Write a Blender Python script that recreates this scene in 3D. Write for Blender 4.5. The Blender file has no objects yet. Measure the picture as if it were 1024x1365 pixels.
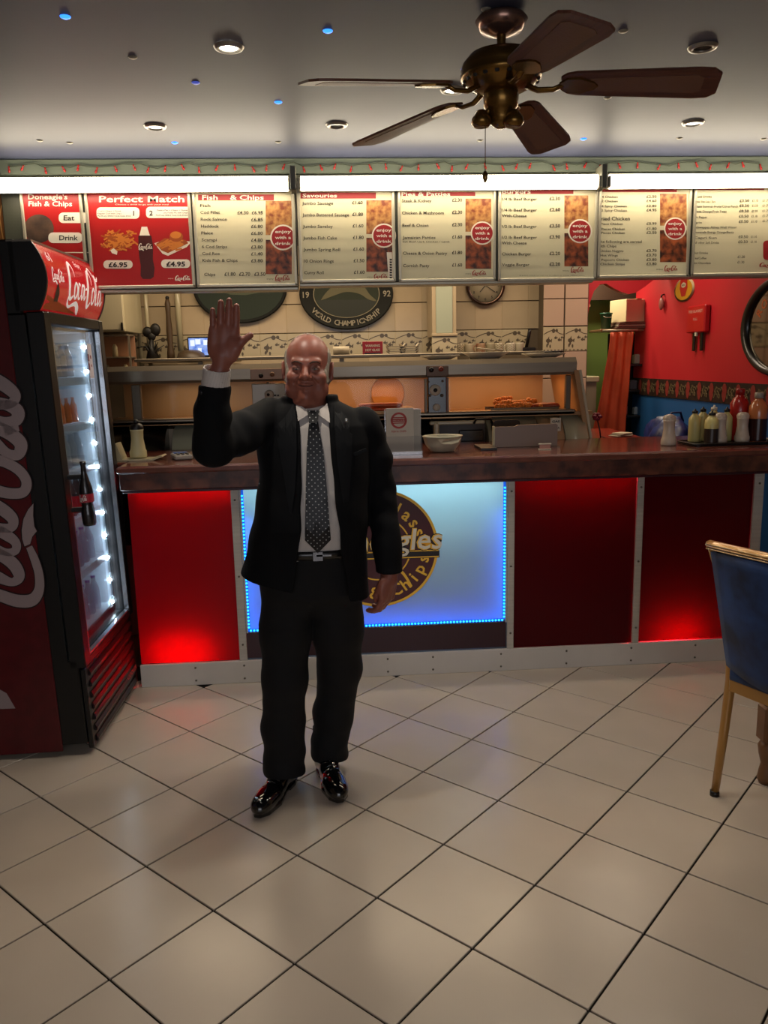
import bpy, bmesh, math, random
import numpy as np
from mathutils import Vector, Matrix, Euler

# ------------------------------------------------------------------ camera, world, lights, exposure
C = bpy.context.scene.collection
sc = bpy.context.scene
random.seed(7)
H = 1.5714
RC = [[0.9972945927728463, -0.07054372089995448, -0.02066588172114242],
      [-0.033294011231500414, -0.18283800234321676, -0.9825791437404227],
      [0.06553628034715081, 0.9806089171220268, -0.18469203452609473]]
FPX = 1069.58
cam_d = bpy.data.cameras.new('camera'); cam = bpy.data.objects.new('camera', cam_d); C.objects.link(cam)
M = Matrix(((RC[0][0], -RC[1][0], -RC[2][0], 0), (RC[0][1], -RC[1][1], -RC[2][1], 0), (RC[0][2], -RC[1][2], -RC[2][2], H), (0, 0, 0, 1)))
cam.matrix_world = M
cam_d.sensor_fit = 'HORIZONTAL'; cam_d.sensor_width = 36; cam_d.lens = FPX/1024*36; cam_d.clip_start = .05
sc.camera = cam
w = bpy.data.worlds.new('world'); sc.world = w; w.use_nodes = True
w.node_tree.nodes['Background'].inputs[0].default_value = (.75, .8, 1, 1)
w.node_tree.nodes['Background'].inputs[1].default_value = .06
sc.view_settings.view_transform = 'Standard'; sc.view_settings.look = 'None'
sc.view_settings.gamma = 1; sc.view_settings.exposure = 0; sc.view_settings.use_curve_mapping = False
sc.cycles.use_denoising = True; sc.cycles.max_bounces = 8; sc.cycles.sample_clamp_indirect = 6

def area(name, loc, size, power, col, rot=(0, 0, 0), spread=180):
    l = bpy.data.lights.new(name, 'AREA'); l.shape = 'RECTANGLE'; l.size, l.size_y = size; l.energy = power; l.color = col
    l.spread = math.radians(spread)
    o = bpy.data.objects.new(name, l); C.objects.link(o); o.location = loc; o.rotation_euler = rot
    return o
PI = math.pi
# the shop behind the camera: unseen ceiling lamps, and an added front fill light
area('shop_ceiling_light', (-.2, -1.6, 2.44), (2.6, 1.6), 11, (1, .92, .80))
area('front_fill_light', (0.2, -3.3, 1.5), (3.4, 1.8), 44, (.92, .93, 1), (PI/2, 0, 0))
# the kitchen: ceiling fittings behind the menu signs
area('kitchen_light', (.1, 5.05, 2.44), (2.6, .5), 34, (1, .78, .52))
area('side_passage_light', (2.0, 5.2, 2.44), (.5, .6), 7, (1, .80, .6))

# ------------------------------------------------------------------ helpers
def hexc(h):
    h = h.lstrip('#'); v = [int(h[i:i+2], 16)/255 for i in (0, 2, 4)]
    return tuple(x/12.92 if x <= .04045 else ((x+.055)/1.055)**2.4 for x in v) + (1,)
MATS = {}
def mat(name, col, rough=.5, metal=0, noise=0, scale=20, bump=0, emit=None, strength=0, coat=0, trans=0, ior=1.45, alpha=None, col2=None, bscale=None, stretch=None, spec=None, sheen=0, sss=0):
    if name in MATS: return MATS[name]
    m = bpy.data.materials.new(name); m.use_nodes = True; nt = m.node_tree; b = nt.nodes['Principled BSDF']
    c = hexc(col) if isinstance(col, str) else tuple(col)+(1,)
    b.inputs['Base Color'].default_value = c; b.inputs['Roughness'].default_value = rough; b.inputs['Metallic'].default_value = metal
    if coat: b.inputs['Coat Weight'].default_value = coat; b.inputs['Coat Roughness'].default_value = .08
    if trans: b.inputs['Transmission Weight'].default_value = trans
    if spec is not None: b.inputs['Specular IOR Level'].default_value = spec
    if sheen: b.inputs['Sheen Weight'].default_value = sheen; b.inputs['Sheen Roughness'].default_value = .4
    if sss:
        b.inputs['Subsurface Weight'].default_value = sss; b.inputs['Subsurface Radius'].default_value = (.012, .004, .002); b.inputs['Subsurface Scale'].default_value = .6
    b.inputs['IOR'].default_value = ior
    if alpha is not None: b.inputs['Alpha'].default_value = alpha
    if emit: b.inputs['Emission Color'].default_value = hexc(emit) if isinstance(emit, str) else tuple(emit)+(1,); b.inputs['Emission Strength'].default_value = strength
    if noise or col2 or bump:
        tc = nt.nodes.new('ShaderNodeTexCoord'); mp = nt.nodes.new('ShaderNodeMapping'); nt.links.new(tc.outputs['Object'], mp.inputs[0])
        if stretch: mp.inputs['Scale'].default_value = stretch
        n = nt.nodes.new('ShaderNodeTexNoise'); n.inputs['Scale'].default_value = scale; n.inputs['Detail'].default_value = 5; nt.links.new(mp.outputs[0], n.inputs['Vector'])
        if noise or col2:
            mx = nt.nodes.new('ShaderNodeMix'); mx.data_type = 'RGBA'
            d = hexc(col2) if col2 else tuple(max(0, x*(1-noise)) for x in c[:3])+(1,)
            mx.inputs['A'].default_value = c; mx.inputs['B'].default_value = d
            cr = nt.nodes.new('ShaderNodeMapRange'); cr.inputs[1].default_value = .38; cr.inputs[2].default_value = .62
            nt.links.new(n.outputs['Fac'], cr.inputs[0]); nt.links.new(cr.outputs[0], mx.inputs['Factor']); nt.links.new(mx.outputs['Result'], b.inputs['Base Color'])
        if bump:
            n2 = n
            if bscale: n2 = nt.nodes.new('ShaderNodeTexNoise'); n2.inputs['Scale'].default_value = bscale; nt.links.new(mp.outputs[0], n2.inputs['Vector'])
            bp = nt.nodes.new('ShaderNodeBump'); bp.inputs['Strength'].default_value = bump; bp.inputs['Distance'].default_value = .002
            nt.links.new(n2.outputs['Fac'], bp.inputs['Height']); nt.links.new(bp.outputs[0], b.inputs['Normal'])
    MATS[name] = m; return m
def glassmat(name, tint=(.95, 1, 1), refl=.12, rough=.02):
    if name in MATS: return MATS[name]
    m = bpy.data.materials.new(name); m.use_nodes = True; nt = m.node_tree; nt.nodes.clear()
    o = nt.nodes.new('ShaderNodeOutputMaterial'); mx = nt.nodes.new('ShaderNodeMixShader'); t = nt.nodes.new('ShaderNodeBsdfTransparent'); g = nt.nodes.new('ShaderNodeBsdfGlossy')
    t.inputs[0].default_value = tint+(1,); g.inputs['Roughness'].default_value = rough; lw = nt.nodes.new('ShaderNodeFresnel'); lw.inputs[0].default_value = 1.3
    ad = nt.nodes.new('ShaderNodeMath'); ad.operation = 'MULTIPLY_ADD'; ad.inputs[1].default_value = .6; ad.inputs[2].default_value = refl*.3; ad.use_clamp = True
    nt.links.new(lw.outputs[0], ad.inputs[0]); nt.links.new(ad.outputs[0], mx.inputs[0]); nt.links.new(t.outputs[0], mx.inputs[1]); nt.links.new(g.outputs[0], mx.inputs[2]); nt.links.new(mx.outputs[0], o.inputs[0])
    MATS[name] = m; return m
def diffuser(name, col, gloss=.12, rough=.15):
    """back-lit acrylic sheet: translucent plus a glossy skin"""
    m = bpy.data.materials.new(name); m.use_nodes = True; nt = m.node_tree; nt.nodes.clear()
    o = nt.nodes.new('ShaderNodeOutputMaterial'); m1 = nt.nodes.new('ShaderNodeMixShader'); m2 = nt.nodes.new('ShaderNodeMixShader')
    t = nt.nodes.new('ShaderNodeBsdfTranslucent'); d = nt.nodes.new('ShaderNodeBsdfDiffuse'); g = nt.nodes.new('ShaderNodeBsdfGlossy')
    c = hexc(col); t.inputs[0].default_value = c; d.inputs[0].default_value = c; g.inputs['Roughness'].default_value = rough
    m1.inputs[0].default_value = .45; nt.links.new(t.outputs[0], m1.inputs[1]); nt.links.new(d.outputs[0], m1.inputs[2])
    fr = nt.nodes.new('ShaderNodeFresnel'); fr.inputs[0].default_value = 1.45; ad = nt.nodes.new('ShaderNodeMath'); ad.operation = 'MULTIPLY'; ad.inputs[1].default_value = gloss*8; ad.use_clamp = True
    nt.links.new(fr.outputs[0], ad.inputs[0]); nt.links.new(ad.outputs[0], m2.inputs[0])
    nt.links.new(m1.outputs[0], m2.inputs[1]); nt.links.new(g.outputs[0], m2.inputs[2]); nt.links.new(m2.outputs[0], o.inputs[0])
    return m

def thing(name, label, cat, loc=(0, 0, 0), rotz=0, group=None):
    o = bpy.data.objects.new(name, None); C.objects.link(o); o.location = loc; o.rotation_euler = (0, 0, rotz); o.empty_display_size = .05
    o['label'] = label; o['category'] = cat
    if group: o['group'] = group
    return o
def tag(o, label=None, cat=None, group=None, kind=None):
    if label: o['label'] = label
    if cat: o['category'] = cat
    if group: o['group'] = group
    if kind: o['kind'] = kind
    return o
def link(name, me, parent=None, loc=None):
    o = bpy.data.objects.new(name, me); C.objects.link(o)
    if parent: o.parent = parent
    if loc: o.location = loc
    return o
def dup(root, loc=None, label=None, rotz=None):
    r = root.copy(); C.objects.link(r)
    if loc: r.location = loc
    if rotz is not None: r.rotation_euler = (0, 0, rotz)
    if label: r['label'] = label
    for ch in list(root.children):
        c = ch.copy(); C.objects.link(c); c.parent = r
        for g in list(ch.children):
            d = g.copy(); C.objects.link(d); d.parent = c
    return r

class MB:
    """collects verts, faces and material slots, and links them as one mesh"""
    def __init__(s): s.v = []; s.f = []; s.mi = []; s.sm = []; s.cur = 0
    def add(s, vs, fs, smooth=False):
        n = len(s.v); s.v += [tuple(p) for p in vs]
        for f in fs: s.f.append(tuple(i+n for i in f)); s.mi.append(s.cur); s.sm.append(smooth)
        return s
    def box(s, c, d, ch=0, R=None):
        """box by centre and size, edges chamfered by ch"""
        hx, hy, hz = d[0]/2, d[1]/2, d[2]/2; ch = min(ch, hx*.9, hy*.9, hz*.9)
        V = []; F = []
        if ch <= 0:
            V = [(x, y, z) for x in (-hx, hx) for y in (-hy, hy) for z in (-hz, hz)]
            F = [(0, 1, 3, 2), (4, 6, 7, 5), (0, 4, 5, 1), (2, 3, 7, 6), (0, 2, 6, 4), (1, 5, 7, 3)]
        else:
            idx = {}
            for sx in (-1, 1):
                for sy in (-1, 1):
                    for sz in (-1, 1):
                        for ax in range(3):
                            p = [sx*(hx-ch), sy*(hy-ch), sz*(hz-ch)]; p[ax] += (sx, sy, sz)[ax]*ch
                            idx[(sx, sy, sz, ax)] = len(V); V.append(tuple(p))
            for ax in range(3):
                o = [a for a in range(3) if a != ax]
                for sg in (-1, 1):
                    q = []
                    for (a, b) in ((-1, -1), (1, -1), (1, 1), (-1, 1)):
                        k = [0, 0, 0]; k[ax] = sg; k[o[0]] = a; k[o[1]] = b; q.append(idx[(*k, ax)])
                    F.append(tuple(q))
            for ax in range(3):
                o = [a for a in range(3) if a != ax]
                for a in (-1, 1):
                    for b in (-1, 1):
                        k0 = [0, 0, 0]; k1 = [0, 0, 0]; k0[ax] = -1; k1[ax] = 1; k0[o[0]] = k1[o[0]] = a; k0[o[1]] = k1[o[1]] = b
                        F.append((idx[(*k0, o[0])], idx[(*k1, o[0])], idx[(*k1, o[1])], idx[(*k0, o[1])]))
            for sx in (-1, 1):
                for sy in (-1, 1):
                    for sz in (-1, 1): F.append(tuple(idx[(sx, sy, sz, a)] for a in range(3)))
        if R is not None: V = [tuple(R @ Vector(p)) for p in V]
        return s.add([(p[0]+c[0], p[1]+c[1], p[2]+c[2]) for p in V], F)
    def tube(s, pts, r, n=8, caps=True, flat=None):
        pts = [Vector(p) for p in pts]; rs = r if isinstance(r, (list, tuple)) else [r]*len(pts)
        V = []; F = []; up = None
        for i, p in enumerate(pts):
            t = (pts[min(i+1, len(pts)-1)]-pts[max(i-1, 0)]).normalized()
            if up is None: up = Vector((0, 0, 1)) if abs(t.z) < .9 else Vector((1, 0, 0))
            a = t.cross(up).normalized(); b = a.cross(t).normalized(); up = b
            for k in range(n):
                th = 2*PI*k/n; V.append(p + (a*math.cos(th) + b*math.sin(th)*(flat or 1))*rs[i])
        for i in range(len(pts)-1):
            for k in range(n): F.append((i*n+k, i*n+(k+1) % n, (i+1)*n+(k+1) % n, (i+1)*n+k))
        s.add(V, F, True)
        if caps: s.add(V[:n], [tuple(range(n))[::-1]]); s.add(V[-n:], [tuple(range(n))])
        return s
    def lathe(s, prof, c=(0, 0, 0), n=24, axis='z', sc=(1, 1)):
        V = []; F = []
        for (r, z) in prof:
            for k in range(n):
                a = 2*PI*k/n; x, y = r*math.cos(a)*sc[0], r*math.sin(a)*sc[1]
                V.append({'z': (x, y, z), 'y': (x, z, y), 'x': (z, x, y)}[axis])
        m = len(prof)
        for i in range(m-1):
            for k in range(n): F.append((i*n+k, i*n+(k+1) % n, (i+1)*n+(k+1) % n, (i+1)*n+k))
        V = [(p[0]+c[0], p[1]+c[1], p[2]+c[2]) for p in V]
        n0 = len(s.v); s.add(V, F, True)
        return s
    def prism(s, poly, y0, y1, plane='xz'):
        """polygon in a plane pushed out along the third axis"""
        n = len(poly); f3 = {'xz': lambda a, b, t: (a, t, b), 'xy': lambda a, b, t: (a, b, t), 'yz': lambda a, b, t: (t, a, b)}[plane]
        V = [f3(a, b, y0) for a, b in poly] + [f3(a, b, y1) for a, b in poly]
        return s.add(V, [tuple(range(n)), tuple(range(n, 2*n))[::-1]] + [(i, i+n, (i+1) % n+n, (i+1) % n) for i in range(n)])
    def flat(s, poly, fn):
        """flat print: polygon mapped by fn(a, b) -> point"""
        return s.add([fn(a, b) for a, b in poly], [tuple(range(len(poly)))])
    def ball(s, c, r, n=12, m=8, sc=(1, 1, 1)):
        V = []; F = []
        for i in range(m+1):
            ph = PI*i/m
            for k in range(n):
                a = 2*PI*k/n; V.append((c[0]+r*sc[0]*math.sin(ph)*math.cos(a), c[1]+r*sc[1]*math.sin(ph)*math.sin(a), c[2]+r*sc[2]*math.cos(ph)))
        for i in range(m):
            for k in range(n): F.append((i*n+k, i*n+(k+1) % n, (i+1)*n+(k+1) % n, (i+1)*n+k))
        return s.add(V, F, True)
    def mesh(s, name, mats, weld=True):
        me = bpy.data.meshes.new(name); me.from_pydata(s.v, [], s.f)
        for m in (mats if isinstance(mats, (list, tuple)) else [mats]): me.materials.append(m)
        me.polygons.foreach_set('material_index', s.mi); me.polygons.foreach_set('use_smooth', s.sm)
        if weld:
            bm = bmesh.new(); bm.from_mesh(me); bmesh.ops.remove_doubles(bm, verts=bm.verts, dist=1e-5)
            bmesh.ops.recalc_face_normals(bm, faces=bm.faces); bm.to_mesh(me); bm.free()
        me.update(); return me
    def build(s, name, mats, parent=None, loc=None, weld=True): return link(name, s.mesh(name, mats, weld), parent, loc)

def catmull(P, n=8):
    P = [tuple(p) for p in P]; Q = [P[0]]+P+[P[-1]]; out = []
    for i in range(1, len(Q)-2):
        for k in range(n):
            t = k/n; out.append(tuple(.5*((2*b)+(-a+c)*t+(2*a-5*b+4*c-d)*t*t+(-a+3*b-3*c+d)*t**3) for a, b, c, d in zip(Q[i-1], Q[i], Q[i+1], Q[i+2])))
    out.append(P[-1]); return out
def ribbon(mb, pts, fn, n=6, slant=.0, wmul=1):
    """brush stroke: list of (x, y, width)"""
    P = catmull(pts, n); V = []
    for i, (x, y, wd) in enumerate(P):
        x0, y0, _ = P[max(i-1, 0)]; x1, y1, _ = P[min(i+1, len(P)-1)]; dx, dy = x1-x0, y1-y0; L = math.hypot(dx, dy) or 1
        nx, ny = -dy/L*wd*wmul/2, dx/L*wd*wmul/2
        for q in ((x+nx, y+ny), (x-nx, y-ny)): V.append(fn(q[0]+q[1]*slant, q[1]))
    mb.add(V, [(2*i, 2*i+1, 2*i+3, 2*i+2) for i in range(len(P)-1)])
def circ(cx, cy, rx, ry=None, n=32, a0=0, a1=2*PI):
    ry = ry or rx; full = abs(a1-a0-2*PI) < 1e-6
    return [(cx+rx*math.cos(a0+(a1-a0)*k/(n if full else n-1)), cy+ry*math.sin(a0+(a1-a0)*k/(n if full else n-1))) for k in range(n)]
def rrect(x0, y0, x1, y1, r, n=5):
    out = []
    for cx, cy, a in ((x1-r, y1-r, 0), (x0+r, y1-r, PI/2), (x0+r, y0+r, PI), (x1-r, y0+r, 3*PI/2)):
        out += [(cx+r*math.cos(a+PI/2*k/n), cy+r*math.sin(a+PI/2*k/n)) for k in range(n+1)]
    return out
def ringpoly(mb, cx, cy, r0, r1, fn, n=48, a0=0, a1=2*PI, ry=1):
    for k in range(n):
        a, b = a0+(a1-a0)*k/n, a0+(a1-a0)*(k+1)/n
        mb.flat([(cx+r0*math.cos(a), cy+r0*ry*math.sin(a)), (cx+r1*math.cos(a), cy+r1*ry*math.sin(a)), (cx+r1*math.cos(b), cy+r1*ry*math.sin(b)), (cx+r0*math.cos(b), cy+r0*ry*math.sin(b))], fn)

# text is queued and turned into meshes together at the end: (string, fn, x0, x1 or None, yc, cap height, bold, target)
TQ = []
def text(s, fn, x0, x1, yc, cap, target, bold=0, slant=0, rot=0, align='l'):
    TQ.append((s, fn, x0, x1, yc, cap, target, bold, slant, rot, align))
class Print:
    """one flat-print mesh that gathers lettering of one colour"""
    def __init__(s, name, material, parent): s.name, s.m, s.parent, s.mb = name, material, parent, MB(); PRINTS.append(s)
PRINTS = []
def flush_text():
    objs = {}
    for q in TQ:
        k = (q[0], q[7], q[8])
        if k in objs: continue
        cu = bpy.data.curves.new('t', 'FONT'); cu.body = q[0]; cu.size = 1; cu.offset = q[7]; cu.shear = q[8]; cu.resolution_u = 2
        o = bpy.data.objects.new('t', cu); C.objects.link(o); objs[k] = o
    dg = bpy.context.evaluated_depsgraph_get(); dg.update()
    meshes = {}
    for k, o in objs.items():
        me = bpy.data.meshes.new_from_object(o.evaluated_get(dg)); meshes[k] = ([tuple(v.co) for v in me.vertices], [tuple(p.vertices) for p in me.polygons])
        bpy.data.meshes.remove(me)
    for o in objs.values():
        cu = o.data; bpy.data.objects.remove(o); bpy.data.curves.remove(cu)
    for s, fn, x0, x1, yc, cap, target, bold, slant, rot, align in TQ:
        vs, fs = meshes[(s, bold, slant)]
        if not vs: continue
        xs = [v[0] for v in vs]; mn, mx = min(xs), max(xs); sy = cap/.70
        sx = (x1-x0)/(mx-mn) if x1 is not None else sy
        off = -(mx+mn)/2 if align == 'c' else -mn
        ca, sa = math.cos(rot), math.sin(rot); out = []
        for v in vs:
            a, b = (v[0]+off)*sx, (v[1]-.35)*sy
            if rot: a, b = a*ca-b*sa, a*sa+b*ca
            out.append(fn(x0+a, yc+b))
        target.mb.add(out, fs)
    for p in PRINTS:
        if p.mb.v: p.mb.build(p.name, p.m, p.parent, weld=False)

# brush script: "Coca-Cola" in a unit box about 10 x 3.4
SCRIPT = [
 [(2.1, 2.25, .08), (2.15, 2.8, .2), (1.75, 3.1, .3), (1.1, 2.75, .42), (.6, 1.9, .55), (.5, 1.1, .5), (.9, .75, .3), (1.5, 1.0, .14)],
 [(.6, 1.1, .2), (.35, .55, .3), (.9, .25, .22), (1.7, .42, .28), (2.5, .5, .4), (3.3, .15, .5), (3.7, -.15, .12)],
 [(2.15, 1.85, .2), (1.75, 1.5, .3), (1.75, 1.0, .3), (2.1, .85, .2), (2.45, 1.25, .3), (2.45, 1.75, .26), (2.1, 1.85, .16)],
 [(3.3, 1.75, .2), (2.95, 1.85, .2), (2.7, 1.4, .32), (2.75, .95, .28), (3.1, .88, .14), (3.4, 1.15, .1)],
 [(4.15, 1.8, .2), (3.75, 1.75, .24), (3.55, 1.25, .3), (3.7, .9, .26), (4.0, 1.15, .16), (4.3, 1.85, .26), (4.25, 1.2, .32), (4.4, .9, .2), (4.75, 1.15, .1)],
 [(4.6, 1.55, .16), (5.0, 1.65, .18)],
 [(6.5, 2.0, .08), (6.65, 2.6, .2), (6.3, 2.9, .3), (5.75, 2.5, .42), (5.3, 1.6, .55), (5.25, .8, .5), (5.6, .45, .3), (6.15, .8, .14)],
 [(6.35, 2.85, .2), (7.1, 3.2, .16), (7.7, 2.7, .2), (8.3, 2.45, .24), (8.9, 2.75, .1)],
 [(6.85, 1.8, .2), (6.45, 1.45, .3), (6.45, .9, .3), (6.8, .72, .2), (7.15, 1.15, .3), (7.15, 1.65, .26), (6.8, 1.8, .16)],
 [(7.35, 1.2, .12), (7.9, 2.0, .14), (8.1, 2.7, .2), (7.85, 2.6, .26), (7.6, 1.5, .32), (7.6, .85, .28), (7.95, .75, .14), (8.2, 1.0, .1)],
 [(8.9, 1.7, .2), (8.5, 1.65, .24), (8.25, 1.15, .3), (8.4, .75, .26), (8.75, 1.0, .16), (9.05, 1.75, .26), (9.0, 1.05, .32), (9.15, .75, .2), (9.55, 1.05, .1)]]
def script_logo(mb, x0, y0, width, height, fn, wmul=1, n=5):
    for st in SCRIPT: ribbon(mb, st, lambda a, b: fn(x0+a/10*width, y0+b/3.4*height), n, 0, wmul)

# camera-free pixel tools: where a sight line of the photograph meets a known plane (used to take measurements in metres)
def _ray(u, v):
    q = ((u-512)/FPX, (v-682.5)/FPX, 1); return [sum(RC[i][j]*q[i] for i in range(3)) for j in range(3)]
def aty(u, v, y):
    d = _ray(u, v); k = y/d[1]; return (d[0]*k, y, H+d[2]*k)
def atz(u, v, z):
    d = _ray(u, v); k = (z-H)/d[2]; return (d[0]*k, d[1]*k, z)
def atx(u, v, x):
    d = _ray(u, v); k = x/d[0]; return (x, d[1]*k, H+d[2]*k)
# ------------------------------------------------------------------ the room
CEIL = 2.47
m_grout = mat('dark_grout', '#1b1714', .7)
def floor_tile_mat():
    m = mat('floor_tile', '#c6b8a8', .2, noise=.06, scale=3, bump=.01, bscale=9, spec=.42)
    nt = m.node_tree; b = nt.nodes['Principled BSDF']
    tc = nt.nodes.new('ShaderNodeTexCoord'); n = nt.nodes.new('ShaderNodeTexNoise'); n.inputs['Scale'].default_value = 3.5; n.inputs['Detail'].default_value = 6
    gm = nt.nodes.new('ShaderNodeNewGeometry'); nt.links.new(gm.outputs['Position'], n.inputs['Vector'])
    mr = nt.nodes.new('ShaderNodeMapRange'); mr.inputs[1].default_value = .35; mr.inputs[2].default_value = .7; mr.inputs[3].default_value = .21; mr.inputs[4].default_value = .26
    nt.links.new(n.outputs['Fac'], mr.inputs[0]); nt.links.new(mr.outputs[0], b.inputs['Roughness'])
    return m
m_tile = floor_tile_mat()
fl = MB().box((.3, .9, -.032), (5.0, 11.0, .05)).build('floor', m_grout); tag(fl, kind='structure')
S = .34; al = math.radians(43.78); ca, sa = math.cos(al), math.sin(al); TC = (8.14409583, -3.73951779)
g = .0065
tm = MB().box((0, 0, -.0035), (S-g, S-g, .007), .0012).mesh('tile', m_tile)
for i in range(-14, 34):
    for j in range(-26, 20):
        tx, ty = i+.5-TC[0], j+.5-TC[1]
        x, y = S*(ca*tx+sa*ty), S*(-sa*tx+ca*ty)
        if -1.75 < x < 2.5 and .55 < y < 3.98:
            t = link('tile', tm, fl, (x, y, 0)); t.rotation_euler = (random.uniform(-1, 1)*.0006, random.uniform(-1, 1)*.0006, -al)
# plain continuation of the tiling behind the photographer and in the kitchen
MB().box((.3, -2.2, -.0035), (4.9, 5.0, .007)).build('floor_covering', m_tile, fl)
MB().box((.3, 5.2, -.0035), (4.9, 2.1, .007)).build('floor_covering', mat('kitchen_floor', '#6a5a4c', .4), fl)
m_ceil = mat('ceiling_paint', '#3f4358', .5, noise=.1, scale=2.2, bump=.05, bscale=5)
ce = MB().box((.3, 1.4, CEIL+.03), (5.0, 10.0, .06)).build('ceiling', m_ceil); tag(ce, kind='structure')
m_plaster = mat('plaster', '#8a7a66', .8, noise=.08, scale=5)
tag(MB().box((-1.95, 1.4, 1.24), (.1, 10, 2.5)).build('wall_left', m_plaster), kind='structure')
# right wall: red above, patterned border, blue below, then beige panelling past the counter
m_red = mat('red_paint', '#b5202a', .45, noise=.1, scale=1.5); m_blue = mat('blue_paint', '#1f5590', .5, noise=.08, scale=2)
wr = MB().box((2.53, 4.9, 1.935), (.14, 2.98, 1.07)).build('wall_right', m_red); tag(wr, kind='structure')
MB().box((2.53, 4.9, .625), (.14, 2.98, 1.29)).build('blue_dado', m_blue, wr)
MB().box((2.53, .4, 1.235), (.14, 6.02, 2.47)).build('near_wall', m_plaster, wr)
bd = MB().box((2.456, 4.9, 1.335), (.006, 2.97, .13)).build('border_strip', mat('border_brown', '#2c1a12', .55, noise=.5, scale=30), wr)
pb = MB(); gb = MB()
y = 3.5; k = 0
while y < 6.3:
    fn = lambda a, b: (2.4515, a, b)
    if k % 2 == 0:
        pts = [(y+.035*math.sin(t)*(.55+.45*abs(math.cos(t*.5))), 1.335+.058*math.cos(t)) for t in [2*PI*q/16 for q in range(16)]]
        pb.flat(pts, fn)
    else:
        for sg in (1, -1):
            P = [(y-sg*.06+.045*q/10*sg*1.4, 1.335+sg*.035*math.sin(q*.75), .006) for q in range(11)]; ribbon(gb, P, fn, 3)
            P = [(y+sg*.02+.022*(1-q/14)*math.cos(q*.6), 1.335+.03*(1-q/14)*math.sin(q*.6), .006) for q in range(13)]; ribbon(gb, P, fn, 2)
    y += .085; k += 1
pb.build('red_tulip_print', mat('border_red', '#7d2a26', .5), bd, weld=False); gb.build('scroll_print', mat('border_scroll', '#6f6046', .5), bd, weld=False)
tag(MB().box((2.43, 3.3, .30), (.06, .9, .6)).build('trim_1', mat('beige_panel', '#a58a6c', .5)), kind='structure')
tag(MB().box((2.41, 3.3, .655), (.08, .9, .05), .01).build('trim_2', mat('cream_rail', '#c4b496', .4)), kind='structure')
# kitchen wall of cream tiles with a patterned course
WY = 5.90
m_wgrout = mat('wall_grout', '#5e5140', .8)
wb = MB().box((.05, WY+.06, 1.24), (3.4, .1, 2.5)).build('wall_back', m_wgrout); tag(wb, kind='structure')
m_wt = [mat('cream_tile_%d' % i, c, .22, noise=.05, scale=8) for i, c in enumerate(('#b3a083', '#ab9a7e', '#b9a588'))]
T = .2
tmesh = [MB().box((0, 0, 0), (T-.006, .012, T-.006), .002).mesh('tile', m) for m in m_wt]
for i in range(16):
    for z in [1.88+.2*k for k in range(3)] + [1.51-.2*k for k in range(3)]:
        link('tile', random.choice(tmesh), wb, (-1.34+i*T*.97, WY+.003, z))
m_bt = mat('patterned_tile', '#b1a385', .25); m_ink = mat('tile_print', '#54493a', .3); m_inkr = mat('tile_print_red', '#7d4a43', .3)
bt = MB(); bt.box((0, 0, 0), (T-.006, .014, T*.86), .002)
fn = lambda a, b: (a, -.0078, b)
bt.cur = 1
ribbon(bt, [(-.094, .035, .005), (-.06, .05, .006), (-.03, .06, .006), (.0, .066, .006), (.03, .055, .006), (.06, .04, .006), (.094, .035, .005)], fn, 4)
for (cx, cy, r) in ((.0, .06, .016), (.03, .062, .012)): bt.flat(circ(cx, cy, r, n=10), fn)
for (cx, cy, s_) in ((-.05, -.01, .022), (.02, .01, .012), (.055, -.005, .014), (.08, .012, .01)):
    bt.flat(circ(cx, cy, s_, s_*.7, 9), fn); bt.flat([(cx+s_*.7, cy), (cx+s_*1.7, cy+s_*.7), (cx+s_*1.5, cy-s_*.7)], fn); bt.flat([(cx-s_*.3, cy+s_*.5), (cx+s_*.4, cy+s_*1.5), (cx+s_*.5, cy+s_*.4)], fn)
for (cx, cy) in ((-.06, -.045), (-.03, -.05), (-.05, -.03)): bt.flat(circ(cx, cy, .008, .014, 7), fn)
for k in range(6): bt.flat(circ(-.085+k*.034, -.078, .010, .004, 8), fn)
ml = bt.mesh('patterned_tile', [m_bt, m_ink], weld=False)
for i in range(15): link('patterned_tile', ml, wb, (-1.34+i*T*.97, WY+.003, 1.78-.088))
# the tiled return by the doorway stands a little nearer
wp = MB().box((1.7125, 5.84, 1.24), (.325, .14, 2.5)).build('wall_pier', m_wgrout); tag(wp, kind='structure')
m_pt = mat('pinkish_tile', '#b59a85', .22)  # the narrower return tiles have a pinkish base colour
for i in range(2):
    for j in range(-1, 8):
        xw = .152 if i == 0 else .168; x = 1.545+.077 if i == 0 else 1.545+.156+.086
        z0 = 1.79+.095+j*.19 if j >= 0 else 1.7
        if j == -1:
            o = link('patterned_tile', ml, wp, (x, 5.762, 1.70)); o.scale = (xw/T, 1, .98); continue
        z = 1.885+j*.19 if j < 4 else 1.52-(j-4)*.19
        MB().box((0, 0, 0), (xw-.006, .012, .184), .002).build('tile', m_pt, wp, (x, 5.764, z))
# red doorway board with a wavy lower edge
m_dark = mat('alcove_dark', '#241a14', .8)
pts = [(1.87, 2.45), (1.87, 1.86)]
for (u, v) in [(783, 425), (787, 402), (792, 388), (800, 379), (808, 378), (818, 384), (828, 389), (838, 392), (848, 390), (860, 382), (872, 373), (880, 366)]:
    p = aty(u, v, 5.78); pts.append((p[0], p[2]))
pts += [(2.46, 2.12), (2.46, 2.45)]
o = MB().prism(pts, 5.78, 5.84).build('wall_archway', m_red); tag(o, kind='structure')
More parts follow.
